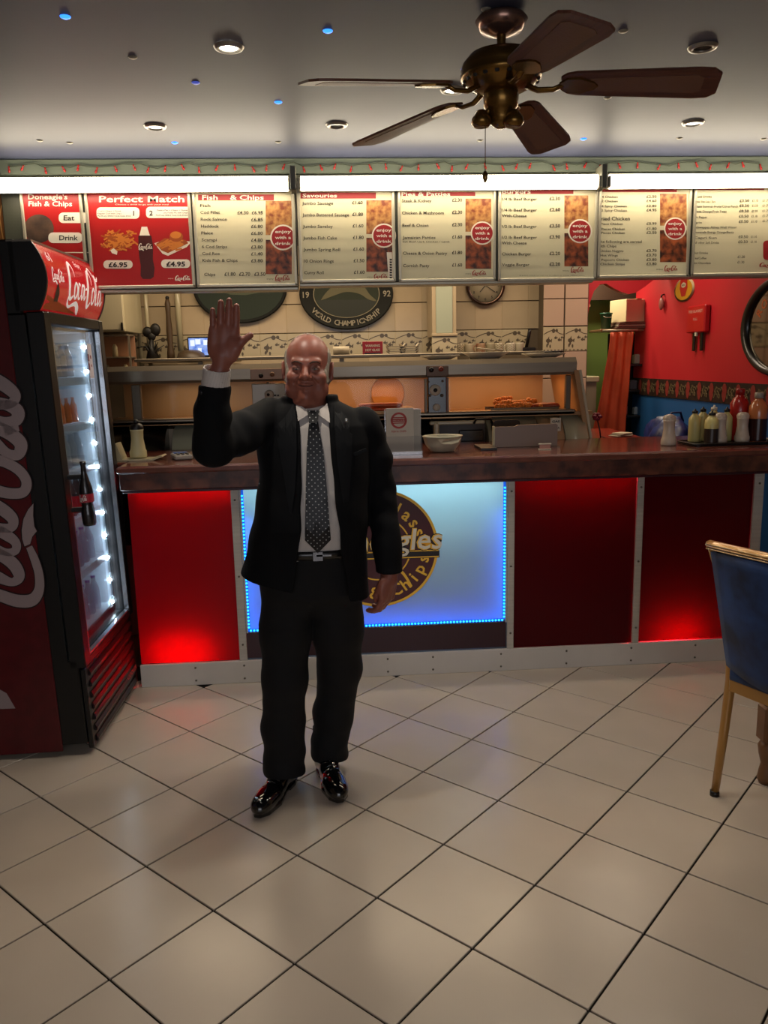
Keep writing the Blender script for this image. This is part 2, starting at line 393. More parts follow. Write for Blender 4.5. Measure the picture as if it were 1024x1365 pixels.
# little room seen through the archway
al_ = MB().box((2.2, 6.75, 1.24), (1.5, .06, 2.5)).build('wall_alcove', mat('green_paint', '#6c7f3e', .6)); tag(al_, kind='structure')
MB().box((1.62, 6.6, 1.24), (.1, 1.3, 2.5)).build('side_wall', mat('green_paint', '#6c7f3e', .6), al_)
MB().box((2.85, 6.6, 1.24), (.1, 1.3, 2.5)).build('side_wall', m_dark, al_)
MB().box((2.3, 6.55, 2.22), (1.3, .04, .40)).build('alcove_lintel', mat('alcove_brown', '#3a281a', .7), al_)
MB().prism([(1.90, 1.96), (2.10, 1.96), (2.02, 2.20), (1.96, 2.20)], 6.40, 6.44).build('sloped_board', mat('alcove_wood', '#7a5a38', .6), al_)
MB().box((2.3, 6.6, 2.44), (1.6, 1.4, .05)).build('alcove_ceiling', mat('alcove_wood', '#7a5a38', .6), al_)
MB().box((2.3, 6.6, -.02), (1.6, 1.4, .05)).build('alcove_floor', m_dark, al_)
area('alcove_light', (1.98, 6.25, 2.37), (.25, .25), 12, (1, .85, .6))
# pale green trim band over the menu signs
tr = MB().box((.35, 3.90, 2.437), (4.3, .16, .066), .004)
tr = tr.build('trim_3', mat('green_trim', '#5c6356', .45)); tag(tr, kind='structure')
# ------------------------------------------------------------------ serving counter
ctr = thing('serving_counter', 'long serving counter with red and blue lit front panels and dark red top', 'counter', (0.6, 3.86, 0))
X0, Y0 = .6, 3.86
def L(x, y, z): return (x-X0, y-Y0, z)
m_alu = mat('brushed_aluminium', '#bdb7ad', .4, .3, noise=.12, scale=3, stretch=(1, 1, 30))
m_alu2 = mat('aluminium_plate', '#cfc8c0', .5, .05, noise=.1, scale=3, bump=.02)
m_screw = mat('screw_steel', '#6d665c', .3, .9)
m_maroon = mat('maroon_board', '#32101c', .28, noise=.1, scale=4)
MB().box(L(.605, 3.848, .058), (3.15, .016, .116), .002).build('kick_plate', m_alu2, ctr)
sm = MB().lathe([(0, -.003), (.005, -.003), (.0055, 0), (.0055, .002)], n=8, axis='y').mesh('screw', m_screw)
for x in (-.7, -.46, -.22, .02, .26, .49, .84, 1.18, 1.52, 1.86, 2.05):
    for z in (.025, .092): link('screw', sm, ctr, L(x, 3.8395, z))
for x, wd in ((-.461, .038), (.888, .034), (1.541, .034), (2.15, .05)):
    MB().box(L(x, 3.85, .55), (wd, .014, .87), .002).build('metal_strip', m_alu, ctr)
    for z in (.2, .55, .93): link('screw', sm, ctr, L(x, 3.842, z))
# lit red panels: translucent sheets with lamps in the box behind them
m_redp = diffuser('red_acrylic', '#c40a1e', .05, .22)
m_redd = diffuser('dark_red_acrylic', '#640614', .05, .22)
m_in = mat('box_inside', '#1c1616', .9)
def panel(x0, x1, m): return MB().box(L((x0+x1)/2, 3.8645, .553), (x1-x0, .003, .874)).build('lit_panel', m, ctr)
panel(-.968, -.48, m_redp); panel(.905, 1.525, m_redd); panel(1.557, 2.126, m_redd)
MB().box(L(.62, 4.24, .545), (3.10, .02, 1.09)).build('back_board', m_in, ctr)
for x in (-.965, -.47, .893, 1.541, 2.15, 2.17): MB().box(L(x, 4.05, .55), (.01, .36, 1.06)).build('partition', m_in, ctr)
MB().box(L(.62, 4.05, .06), (3.10, .36, .02)).build('bottom_board', m_in, ctr)
def plight(name, x, y, z, p, col, r=.012):
    l = bpy.data.lights.new(name, 'POINT'); l.energy = p; l.color = col; l.shadow_soft_size = r
    o = bpy.data.objects.new(name, l); C.objects.link(o); o.location = (x, y, z); return o
RED = (1, .03, .05)
for i in range(4): plight('panel_lamp', -.85+i*.055, 3.915, .160, 2.4, RED)
for i in range(5): plight('panel_lamp', -.88+i*.09, 3.915, .975, .55, RED)
for i in range(6): plight('panel_lamp', .97+i*.10, 3.96, .975, 7, RED)
for i in range(3): plight('panel_lamp', 1.72+i*.06, 3.955, .15, 26, RED)
# blue lit sign window with a row of beads round three sides
m_ice = diffuser('ice_acrylic', '#c9dbe0', .05, .3)
MB().box(L(.212, 3.880, .625), (1.30, .003, .735)).build('sign_window', m_ice, ctr)
MB().box(L(.212, 3.862, .19), (1.31, .012, .135), .002).build('lower_board', m_maroon, ctr)
for (cx, cz, dx, dz) in ((-.437, .625, .008, .74), (.868, .625, .008, .74)): MB().box(L(cx, 3.868, cz), (dx, .03, dz)).build('window_rim', m_alu, ctr)
area('sign_lamp', (.212, 3.955, .99), (1.28, .05), 17, (.72, .95, 1), (math.radians(-14), 0, 0))
area('sign_lamp', (.212, 3.910, .262), (1.28, .02), 5.0, (.0, .08, 1), (PI-math.radians(-10), 0, 0))
area('sign_lamp', (.862, 3.905, .55), (.56, .02), 2.2, (.0, .12, 1), (0, math.radians(90), 0))
area('sign_lamp', (-.432, 3.905, .55), (.56, .02), 2.2, (.0, .12, 1), (0, math.radians(-90), 0))
m_led = mat('blue_led', '#20b8ff', .4, emit=(.02, .42, 1), strength=3.2)
lm = MB().box((0, 0, 0), (.0085, .008, .0085), .002).mesh('led_bead', m_led)
leds = MB().box(L(.212, 3.872, .263), (1.29, .004, .012)).box(L(-.4285, 3.872, .62), (.012, .004, .71)).box(L(.8595, 3.872, .62), (.012, .004, .71)).build('led_strip', mat('led_tape', '#2a68d8', .4, emit=(.0, .12, .8), strength=.6), ctr)
pts = [(-.42+.0165*i, .263) for i in range(78)] + [(-.4285, .28+.0175*i) for i in range(39)] + [(.8595, .28+.0175*i) for i in range(39)]
for (x, z) in pts: link('led_bead', lm, leds, L(x, 3.867, z))
# emblem: maroon disc, gold rings, arched words, big name across
em = MB(); EC = (.229, .657); ER = .297; EY = 3.872
em.prism(circ(EC[0]-X0, EC[1], ER, n=64), EY-Y0, EY+.006-Y0)
emo = em.build('emblem', mat('emblem_maroon', '#4a1018', .3), ctr)
m_gold = mat('emblem_gold', '#d8a632', .35, emit=(.8, .45, .06), strength=.10); m_white = mat('emblem_white', '#e6dfd0', .35); m_blk = mat('emblem_black', '#150b0c', .3)
def efn(d): return lambda a, b: (EC[0]+a-X0, EY-d-Y0, EC[1]+b)
gp = Print('gold_print', m_gold, emo); wp_ = Print('white_lettering', m_white, emo); bp_ = Print('black_print', m_blk, emo); gp2 = Print('gold_outline', m_gold, emo)
ringpoly(gp.mb, 0, 0, ER-.013, ER, efn(.001), 72)
ringpoly(gp.mb, 0, 0, .155, .162, efn(.001), 48)
def arc_word(s, r, a0, a1, cap, top, target):
    n = len(s)
    for i, ch in enumerate(s):
        if ch == ' ': continue
        a = a0+(a1-a0)*(i+.5)/n
        x, y_ = r*math.cos(a), r*math.sin(a)
        text(ch, efn(.0015), x, None, y_, cap, target, .018, 0, a-PI/2 if top else a+PI/2, 'c')
arc_word('First Class', .222, math.radians(168), math.radians(14), .062, True, gp)
arc_word('Fish & Chips', .226, math.radians(190), math.radians(352), .060, False, gp)
bp_.mb.flat([(-.30, -.055), (.303, -.055), (.303, -.018), (-.30, -.018)], efn(.002))
for b in (-.020, -.052): gp2.mb.flat([(-.297, b), (.299, b), (.299, b+.006), (-.297, b+.006)], efn(.0025))
for k, (mm, bo, dd) in enumerate(((bp_, .06, .003), (gp2, .035, .0036), (wp_, .008, .0042))):
    text('Doneagles', efn(dd), -.318, .318, .045, .105, mm, bo, .12)
ribbon(gp2.mb, [(-.13, .19, .012), (-.16, .10, .014), (-.05, -.02, .012), (.1, -.11, .014), (.16, -.20, .012)], efn(.0012), 8)
# top and apron
m_top = mat('red_granite_top', '#65372b', .18, noise=.3, scale=12, coat=.4)
m_burl = mat('burl_laminate', '#6a3a2a', .3, col2='#3c1c16', scale=14, bump=.03, coat=.3)
MB().box(L(.69, 4.065, 1.105), (3.32, .74, .03), .006).box(L(-1.25, 4.165, 1.105), (.56, .54, .03), .006).build('worktop', m_top, ctr)
MB().box(L(.69, 3.715, 1.105), (3.32, .03, .036), .012).build('worktop_lip', mat('dark_lip', '#4d1d1a', .25, coat=.4), ctr)
MB().box(L(.69, 3.745, 1.047), (3.32, .02, .082), .004).build('burl_apron', m_burl, ctr)
MB().box(L(.69, 3.80, 1.0), (3.30, .12, .012), .002).build('soffit_board', m_maroon, ctr)

# ------------------------------------------------------------------ drinks fridge
fr = thing('drinks_fridge', 'tall red and black glass-door drinks fridge with lit shelves and bottle-shaped handle', 'fridge', (-.998, 3.14, 0))
fr.rotation_euler = (0, math.radians(-1.35), math.radians(-1.3))
m_blk = mat('fridge_black', '#0b0b0d', .35); m_fred = mat('fridge_red', '#520d15', .3, noise=.2, scale=18, bump=.02)
FD, FW = .62, .735   # depth to -x, width along +y
def shell(mb, x0, x1, y0, y1, z0, z1, t):
    mb.box(((x0+x1)/2, y0+t/2, (z0+z1)/2), (x1-x0, t, z1-z0)); mb.box(((x0+x1)/2, y1-t/2, (z0+z1)/2), (x1-x0, t, z1-z0))
    mb.box((x0+t/2, (y0+y1)/2, (z0+z1)/2), (t, y1-y0-2*t, z1-z0)); mb.box(((x0+x1)/2, (y0+y1)/2, z0+t/2), (x1-x0, y1-y0-2*t, t)); mb.box(((x0+x1)/2, (y0+y1)/2, z1-t/2), (x1-x0, y1-y0-2*t, t))
mb = MB(); shell(mb, -FD, -.07, 0, FW, .41, 1.77, .035); mb.box((-FD/2-.0, FW/2, .235), (FD-.06, FW, .36), .004); mb.box((-FD/2-.03, FW/2, 1.905), (FD-.09, FW, .27), .008)
mb.build('cabinet', m_blk, fr)
MB().box((-FD/2-.075, -.003, 1.03), (FD-.11, .008, 2.0), .003).build('side_panel', m_fred, fr)
mb = MB(); shell(mb, -FD+.036, -.075, .036, FW-.036, .446, 1.734, .006); mb.build('liner', mat('fridge_liner', '#b8c4cc', .35), fr)
mb = MB()   # door frame
for c, d in (((-.033, .034, 1.08), (.066, .068, 1.40)), ((-.033, FW-.028, 1.08), (.066, .056, 1.40)), ((-.033, FW/2, 1.760), (.066, FW-.11, .045)), ((-.033, FW/2, .395), (.066, FW-.11, .035))): mb.box(c, d, .004)
door = mb.build('glass_door', m_blk, fr)
MB().box((-.03, FW/2, 1.07), (.006, FW-.11, 1.34)).build('glass', glassmat('door_glass', (.93, .97, 1)), door)
mb = MB(); mb.box((-.012, .072, 1.07), (.02, .006, 1.32)); mb.box((-.012, FW-.059, 1.07), (.02, .005, 1.32)); mb.box((-.012, FW/2, .416), (.02, FW-.14, .008))
mb.build('chrome_trim', mat('chrome_trim', '#c3c8cf', .15, .9), door)
# bottle-shaped handle
hb = MB().lathe([(0, 0), (.022, 0), (.026, .01), (.027, .05), (.022, .08), (.022, .095), (.026, .12), (.025, .15), (.016, .185), (.0105, .21), (.010, .24), (.012, .242), (.012, .255), (0, .255)], (.062, .055, .955), 20)
hd = hb.build('bottle_handle', mat('handle_black', '#141216', .25, coat=.5), fr)
MB().box((.03, .055, 1.02), (.07, .02, .018), .003).box((.03, .055, 1.15), (.07, .02, .018), .003).build('bracket', m_blk, hd)
lp = Print('label_print', mat('label_red', '#8e1f2c', .4), hd)
hf = lambda a, b: (.062+.0275*math.cos(a), .055+.0275*math.sin(a), b)
lp.mb.add([hf(-2.6+i*.26, z) for i in range(12) for z in (1.05, 1.083)], [(2*i, 2*i+2, 2*i+3, 2*i+1) for i in range(11)])
wl = Print('white_script', mat('print_white', '#d9d4cf', .4), hd); script_logo(wl.mb, -2.4, 1.052, 1.2, .03, lambda a, b: (.062+.028*math.cos(a), .055+.028*math.sin(a), b), 1.2, 3)
# header with a curved sign
def hprof(t): return (-.035+.062*math.sin(PI*min(1, max(0, .08+.84*t)))**.8, 1.785+.245*t)
N = 14; prof = [hprof(i/N) for i in range(N+1)]
mb = MB(); mb.prism([(-.1, 1.785)]+prof+[(-.1, 2.03)], 0, .012, 'xz'); hdr = mb.build('header', m_blk, fr); MB().prism([(-.1, 1.785)]+prof+[(-.1, 2.03)], FW-.012, FW, 'xz').build('far_cheek', m_blk, hdr)
mb = MB()
mb.add([(p[0]-.003, yy, p[1]) for p in prof for yy in (.012, FW-.012)], [(2*i, 2*i+1, 2*i+3, 2*i+2) for i in range(N)], True)
mb.build('sign_face', mat('sign_red', '#a8121a', .22, coat=.5, emit=(.7, .02, .02), strength=.30), hdr, weld=False)
mb = MB(); mb.box((-.06, FW/2, 2.033), (.09, FW, .008)); mb.build('top_trim', mat('grey_trim', '#8a8378', .3, .6), hdr)
def hfn(a, b, d=.001):
    p = hprof(b); q = hprof(b+.01); nx, nz = q[1]-p[1], -(q[0]-p[0]); l = math.hypot(nx, nz); return (p[0]-.003+nx/l*d, a, p[1]+nz/l*d)
hp = Print('sign_lettering', mat('sign_white', '#f0e8e4', .35, emit=(1, .95, .95), strength=.22), hdr)
script_logo(hp.mb, .235, .06, .48, .84, lambda a, b: hfn(a, b, .0016), .85, 6)
script_logo(hp.mb, .065, .42, .14, .26, lambda a, b: hfn(a, b, .0016), 1, 4)
text('Enjoy', lambda a, b: hfn(a, b/.245, .0016), .40, .47, .85*.245, .022, hp)
text('61', lambda a, b: hfn(a, b/.245, .0016), .07, .12, .82*.245, .035, hp)
fp = Print('sign_food_print', mat('food_orange', '#c25a2c', .4), hdr)
fp.mb.add([hfn(.03+i*.035, bb) for i in range(11) for bb in (.03, .20*(1-i/11)+.03)], [(2*i, 2*i+2, 2*i+3, 2*i+1) for i in range(10)])
bp3 = Print('sign_bottle_print', mat('cola_brown', '#2a0c0c', .3), hdr)
bp3.mb.add([hfn(.125+sx*w_, bb, .0018) for bb, w_ in ((.16, .02), (.28, .022), (.36, .014), (.42, .007)) for sx in (-1, 1)], [(2*i, 2*i+1, 2*i+3, 2*i+2) for i in range(3)])
# side lettering: brush script running up the side, cut by the picture edge (traced shapes in metres on the panel)
sp = Print('side_lettering', mat('side_white', '#8f7f80', .45), fr)
so = Print('lettering_outline', mat('side_outline', '#1c0508', .5), fr)
sth, cth = math.sin(math.radians(1.35)), math.cos(math.radians(1.35))
def side(u, v, d):
    p = aty(u, v, 3.133); X, Z_ = p[0]+.998, p[2]
    return (X*cth+Z_*sth*1.0, -.0075-d, -X*sth*-1*-1+Z_*cth) if False else (X*cth+Z_*sth, -.0075-d, Z_*cth-X*sth)
def q(x, y_): return (x/4.0125, 480+y_/4.0147)
LET = [
 # upper group (a, l, o) and loop
 [(-160, 60, 60), (-60, 90, 70), (30, 140, 70), (80, 190, 60), (60, 230, 50), (0, 240, 50), (-80, 230, 50)],
 [(-120, 215, 60), (20, 235, 60), (90, 270, 70), (85, 320, 66), (20, 330, 50), (-80, 300, 50), (-180, 290, 50)],
 [(-120, 320, 60), (-20, 360, 70), (60, 400, 70), (110, 450, 70), (95, 505, 60), (40, 500, 50), (-20, 450, 60), (-60, 400, 50)],
 [(20, 385, 50), (60, 375, 40), (100, 365, 30)],
 [(-60, 530, 60), (20, 545, 56), (100, 590, 54), (140, 650, 54), (125, 705, 56), (60, 715, 56), (-20, 700, 60), (-90, 680, 60)],
 [(-60, 760, 60), (10, 800, 66), (65, 850, 60), (60, 895, 50), (0, 900, 50), (-60, 880, 50)],
 [(-60, 890, 50), (20, 930, 60), (80, 975, 50), (80, 1020, 46), (30, 1030, 40), (-40, 1000, 46)],
 [(-80, 1010, 56), (10, 1050, 64), (75, 1100, 66), (100, 1160, 60), (60, 1190, 44), (-20, 1160, 60), (-90, 1130, 50)],
 [(-90, 1230, 60), (0, 1262, 62), (90, 1290, 66), (170, 1285, 66), (208, 1230, 52), (208, 1150, 46), (185, 1070, 44), (155, 1000, 34)]]
for st in LET:
    P = [(*q(x, y_), wd/4.0) for x, y_, wd in st]
    ribbon(so.mb, P, lambda a, b: side(a, b, .0004), 6, 0, 1.22); ribbon(sp.mb, P, lambda a, b: side(a, b, .001), 6, 0, 1)
tail = [(178, 768), (150, 800), (125, 850), (115, 910), (118, 960), (130, 998), (160, 985), (172, 945), (196, 916), (182, 890), (176, 830)]
tl = [q(*p) for p in tail]; cx, cy = sum(a for a, b in tl)/len(tl), sum(b for a, b in tl)/len(tl)
so.mb.flat([(cx+(a-cx)*1.18, cy+(b-cy)*1.06) for a, b in tl], lambda a, b: side(a, b, .0004)); sp.mb.flat(tl, lambda a, b: side(a, b, .001))
sp.mb.flat([(-10, 915), (8, 925), (20, 945), (2, 946), (-10, 945)], lambda a, b: side(a, b, .001))
# grille
gm = MB().box((-.02, FW/2, .20), (.02, FW-.02, .345), .004); gr = gm.build('grille', m_blk, fr)
slm = MB().prism([(0, -.015), (.008, -.012), (.009, -.004), (.002, .013), (0, .014)], -FW/2+.05, FW/2-.05, 'xz').mesh('slat', mat('slat_red_black', '#16090a', .35, coat=.3))
for i in range(7): link('slat', slm, gr, (-.009, FW/2, .055+i*.048))
gl = Print('grille_lettering', mat('grille_red', '#b01c1c', .4, emit=(.6, .03, .02), strength=.2), gr); text('COOLER', lambda a, b: (.0098, a, b), .50, .66, .132, .022, gl)
# shelves, led posts
m_sh = mat('shelf_wire', '#cfd6db', .3, .5)
SHZ = [.455, .70, .93, 1.14, 1.33, 1.53]
mb0 = MB()
for i in range(10): mb0.tube([(-.09-i*.05, -.325, 0), (-.09-i*.05, .325, 0)], .003, 5)
mb0.box((-.085, 0, -.015), (.005, .65, .035)); mb0.tube([(-.54, -.32, 0), (-.09, -.32, 0)], .004, 5); mb0.tube([(-.54, .32, 0), (-.09, .32, 0)], .004, 5)
shm = mb0.mesh('shelf', m_sh)
for z in SHZ[1:]: link('shelf', shm, fr, (0, FW/2, z))
post = MB().box((-.083, FW-.055, 1.08), (.014, .02, 1.24)).build('led_post', mat('led_post', '#dfe9f2', .3, emit=(.6, .8, 1), strength=.2), fr)
lm2 = MB().box((0, 0, 0), (.012, .010, .012), .003).mesh('led_lamp', mat('white_led', '#ffffff', .4, emit=(.75, .9, 1), strength=240))
for i in range(12): link('led_lamp', lm2, post, (-.072, FW-.067, 1.665-i*.1095))
def fworld(p): return (fr.matrix_basis @ Vector(p))
for i in range(3):
    p = fworld((-.10, FW-.10, 1.5-i*.42)); area('fridge_lamp', p, (.03, .4), .2, (.72, .86, 1), (PI/2, 0, math.radians(0)))
st_ = MB().box((-.0255, FW-.155, 1.60), (.002, .055, .15)).build('notice_sticker', mat('sticker_white', '#c9c4cf', .5), fr)
sp2 = Print('sticker_print', mat('sticker_ink', '#7a2430', .5), st_)
for (a, b, c_, d) in ((.545, 1.60, .562, 1.63), (.545, 1.56, .562, 1.59), (.575, 1.61, .592, 1.625), (.577, 1.575, .59, 1.585)): sp2.mb.flat([(a, b), (c_, b), (c_, d), (a, d)], lambda x, y_: (-.0242, x, y_))
# bottles, cans on the shelves
def bottle_mesh(name, body, cap, r=.03, h=.21, label=None):
    b = MB().lathe([(0, 0), (r*.9, 0), (r, .01), (r, h*.3), (r*.88, h*.4), (r, h*.52), (r*.9, h*.66), (r*.42, h*.84), (r*.38, h*.95), (0, h*.95)], n=14)
    c_ = MB().lathe([(0, 0), (r*.48, 0), (r*.48, h*.06), (0, h*.06)], (0, 0, h*.95), 10)
    return b.mesh(name, body), c_.mesh('cap', cap)
kinds = [
 ('cola bottle with red cap', bottle_mesh('bottle', mat('cola_dark', '#2a1010', .1, coat=.6), mat('cap_red', '#a8222a', .4))),
 ('clear water bottle with blue cap', bottle_mesh('bottle', mat('water_clear', '#9fb8cc', .06, alpha=.55), mat('cap_blue', '#2a4aa0', .4))),
 ('orange drink bottle', bottle_mesh('bottle', mat('drink_orange', '#d8641c', .12, coat=.5), mat('cap_orange', '#c0501a', .4))),
 ('pale drink bottle with white cap', bottle_mesh('bottle', mat('drink_pale', '#b9c4d4', .1, alpha=.7), mat('cap_white', '#dfe3ea', .4)))]
shelf_kind = [1, 1, 0, 3, 2, 3]; shn = ['bottom', 'second lowest', 'third', 'fourth', 'fifth', 'top']
for si, z in enumerate(SHZ):
    ki = shelf_kind[si]; lab, (bmsh, cmsh) = kinds[ki]
    for i in range(7):
        for j in range(2):
            if si == 4 and j == 1: continue
            p = fworld((-.125-j*.075, .085+i*.083, z+.004))
            t = thing('drinks_bottle', f'{lab} on the {shn[si]} fridge shelf, {"front" if j == 0 else "second"} row', 'bottle', p, 0, f'bottles on the {shn[si]} fridge shelf')
            t.rotation_euler = fr.rotation_euler; s_ = (.78, .8, .85, .75, .55, .72)[si]; t.scale = (s_, s_, s_*.95)
            link('bottle_body', bmsh, t); link('cap', cmsh, t)
# ------------------------------------------------------------------ menu signs and strip lights
m_frame = mat('sign_frame', '#b5ad98', .35, .5); m_hous = mat('sign_housing', '#4a4a3c', .5)
m_sheet = mat('menu_sheet', '#d2c8a4', .4); m_rsheet = mat('menu_sheet_red', '#a81a18', .35)
m_text = mat('menu_ink', '#2b211a', .6); m_rtext = mat('menu_red', '#9c1c1c', .5); m_wtext = mat('menu_white', '#e8dcc8', .5)
m_food = mat('food_photo', '#a8542a', .4, col2='#3a1d12', scale=26); m_food2 = mat('food_photo_light', '#c08a4e', .4, col2='#7a3a20', scale=34)
YB = 3.80
for k, (xa, xb, z0) in enumerate(((-1.40, -.116, 1.915), (-.110, 1.262, 1.930), (1.268, 2.30, 1.945))):
    t = thing('sign_box', ['grey metal menu light box over the fridge end of the counter', 'grey metal menu light box over the middle of the counter', 'grey metal menu light box nearest the red wall'][k], 'sign box', ((xa+xb)/2, 3.87, z0), 0, 'menu light boxes')
    zc = (z0+2.40)/2-z0
    MB().box((0, 0, zc), (xb-xa, .10, 2.40-z0), .004).build('housing', m_hous, t)
    MB().box((0, -.0, -.008), (xb-xa, .10, .014), .003).build('bottom_rail', m_frame, t)
    s_ = thing('strip_light', ['white fluorescent strip light over the red menu boards', 'white fluorescent strip light over the savouries to burgers boards', 'white fluorescent strip light over the chicken and drinks boards'][k], 'strip light', ((xa+xb)/2, 3.73, 2.342), 0, 'fluorescent strips over the menus')
    wd = xb-xa-.05; MB().box(((xb-xa)/2-.002, .008, .018), (.026, .09, .10), .003).build('end_bracket', mat('bracket_grey', '#5c5a4c', .5), s_)
    MB().box((0, .036, .0), (wd, .02, .05), .003).build('light_housing', m_frame, s_)
    P = [(.026*math.cos(a)-.001, .031*math.sin(a)-.006) for a in [2*PI*i/16 for i in range(16)]]
    MB().prism([(p[0], p[1]+.006) for p in P], -wd/2, wd/2, 'yz').build('diffuser', mat('strip_diffuser', '#ffffff', .4, emit=(1, .87, .66), strength=18), s_)
    for sx in (-1, 1): MB().box((sx*(wd/2+.005), 0, -.004), (.012, .06, .05), .004).build('end_cap', m_frame, s_)
def bfn(d): return lambda a, b: tuple(x-y for x, y in zip(aty(a, -b, YB-d), ORG))
ORG = (0, 0, 0)
CA = lambda X, Y: (X/2.56, 220+Y/2.56)
CB = lambda X, Y: (380+X/3.2, 220+Y/3.2)
CC = lambda X, Y: (640+X/2.667, 220+Y/2.667)
def poly_px(mb, pts, d): mb.flat([(a, -b) for a, b in pts], bfn(d))
def board(px0, px1, vb, label, red=False):
    """framed board: pixel columns of its edges give metres on the sign plane"""
    global ORG
    a, b = aty(px0, vb, YB), aty(px1, vb, YB); zb = (a[2]+b[2])/2; cx = (a[0]+b[0])/2; wd = b[0]-a[0]
    ORG = (0, 0, 0); t = thing('menu_board', label, 'menu board', (cx, YB, zb), 0, 'menu boards over the counter'); ORG = (cx, YB, zb)
    hh = 2.36-zb
    for c, d in (((0, .006, .006), (wd, .016, .014)), ((-wd/2+.007, .006, hh/2), (.014, .016, hh)), ((wd/2-.007, .006, hh/2), (.014, .016, hh)), ((0, .006, hh), (wd, .016, .012))):
        MB().box(c, d, .003).build('frame_bar', m_frame, t)
    MB().box((0, .008, hh/2), (wd-.02, .006, hh-.01)).build('sheet', m_rsheet if red else m_sheet, t)
    pr = dict(ink=Print('lettering', m_text, t), red=Print('red_print', m_rtext, t), white=Print('white_print', m_wtext, t), food=Print('food_picture', m_food, t), food2=Print('light_food_picture', m_food2, t))
    pr['t'] = t; return pr
DI = -.0035   # print lies on the sheet face
def line(pr, cv, X, Yc, s, X1=None, cap=12, bold=.006, col='ink', scl=3.2):
    u, v = cv(X, Yc); u1 = cv(X1, Yc)[0] if X1 is not None else None
    org = ORG; fnn = lambda a, b, o=org: tuple(x-y for x, y in zip(aty(a, -b, YB-.0003+.0035), o))
    text(s, fnn, u, u1, -v, cap/scl, pr[col], bold)
def rectp(pr, cv, x0, y0, x1, y1, col, d=-.0045): a = cv(x0, y0); b = cv(x1, y1); poly_px(pr[col].mb, [(a[0], a[1]), (b[0], a[1]), (b[0], b[1]), (a[0], b[1])], d)
def badge(pr, cv, X, Y, r, scl, lw=1):
    u, v = cv(X, Y)
    poly_px(pr['white'].mb, circ(u, v, r/scl, n=28), -.0040); poly_px(pr['red'].mb, circ(u, v, r/scl*.88, n=28), -.0034)
    org = ORG
    for i, s in enumerate(('enjoy', 'with a', 'drink')):
        text(s, lambda a, b, o=org: tuple(x-y for x, y in zip(aty(a, -b, YB+.0025), o)), u-r/scl*.62, u+r/scl*.62, -(v+(i-1)*r/scl*.46), r/scl*.24, pr['white2'], .02)
def logo_px(pr, col, cv, X0, Y0, X1, Y1, wm=1.2):
    a = cv(X0, Y1); b = cv(X1, Y0)
    script_logo(pr[col].mb, a[0], -a[1], b[0]-a[0], a[1]-b[1], bfn(-.0034), wm, 3)
def std(pr, cv, scl, fx0, fx1, fy0, fy1, hx1, title, tX, bX, bY, br, lX0, lX1, lY):
    pr['white2'] = Print('badge_lettering', m_wtext, pr['t'])
    rectp(pr, cv, fx0, fy0, fx1, (fy0+fy1)/2-8, 'food2'); rectp(pr, cv, fx0, (fy0+fy1)/2+8, fx1, fy1, 'food')
    rectp(pr, cv, hx1[0], hx1[2], hx1[1], hx1[3], 'red')
    if title: line(pr, cv, tX[0], (hx1[2]+hx1[3])/2, title, tX[1], 16, .02, 'white2', scl)
    badge(pr, cv, bX, bY, br, scl)
    if lX0: logo_px(pr, 'red', cv, lX0, lY-12, lX1, lY+12); line(pr, cv, lX0-28, lY+3, 'enjoy', lX0-4, 5, 0, 'ink', scl)
    line(pr, cv, fx0-160, lY+20, 'all prices include tax and may be subject to change without notice', lX1 or fx1, 3, 0, 'ink', scl)
# board 1: red, "Eat / Drink"
p1 = board(37.5, 119, 383, 'red menu board reading Eat and Drink, partly hidden by the fridge top', True)
line(p1, CA, 96, 108, "Doneagle's", 230, 17, .02, 'white', 2.56); line(p1, CA, 97, 132, 'Fish & Chips', 246, 17, .02, 'white', 2.56)
for (X0_, X1_, Yc, s, xa, xb) in ((200, 302, 180, 'Eat', 217, 254), (165, 281, 248, 'Drink', 202, 266)):
    a = CA(X0_, Yc-18); b = CA(X1_, Yc+18); poly_px(p1['food2'].mb if 0 else p1['white'].mb, rrect(a[0], a[1], b[0], b[1], 6), -.0042)
    line(p1, CA, xa, Yc, s, xb, 17, .02, 'ink', 2.56)
a = CA(130, 212); p1['hair'] = Print('portrait_picture', mat('portrait_print', '#3d2c22', .45, col2='#5a4232', scale=14), p1['t']); poly_px(p1['hair'].mb, circ(a[0]+1, a[1]+2, 20, 19, 24), -.0048)
rectp(p1, CA, 86, 297, 304, 300, 'white')
# board 2: red, two meal offers
p2 = board(122, 261, 384, 'red menu board with two meal offers and a cola bottle picture', True)
CD = lambda X, Y: (120+X/6.827, 240+Y/6.827)
line(p2, CD, 82, 172, 'Perfect Match', 860, 56, .02, 'white', 6.827); line(p2, CD, 230, 222, 'Choose a drink to go with your meal', 715, 12, .0, 'white', 6.827)
for (a0, b0, a1, b1) in ((60, 248, 450, 352), (510, 243, 918, 346), (122, 730, 388, 806), (648, 722, 912, 800)):
    a = CD(a0, b0); b = CD(a1, b1); poly_px(p2['white'].mb, rrect(a[0], a[1], b[0], b[1], 5.2), -.0042)
line(p2, CD, 392, 302, '1', None, 44, .03, 'ink', 6.827); line(p2, CD, 540, 300, '2', None, 44, .03, 'ink', 6.827)
for i, s in enumerate(('Cod + Chips + Drink', 'Regular Cod with Chips', 'PLUS any 500ml Coca-Cola drink')): line(p2, CD, 70, 282+i*22, s, (285, 285, 372)[i], 13, .01, 'ink', 6.827)
for i, s in enumerate(('Pukka Pie + Chips + Drink', 'any Pukka Pie with Chips', 'PLUS any 500ml Coca-Cola Drink')): line(p2, CD, (610, 670, 600)[i], 274+i*23, s, 890, 13, .01, 'ink', 6.827)
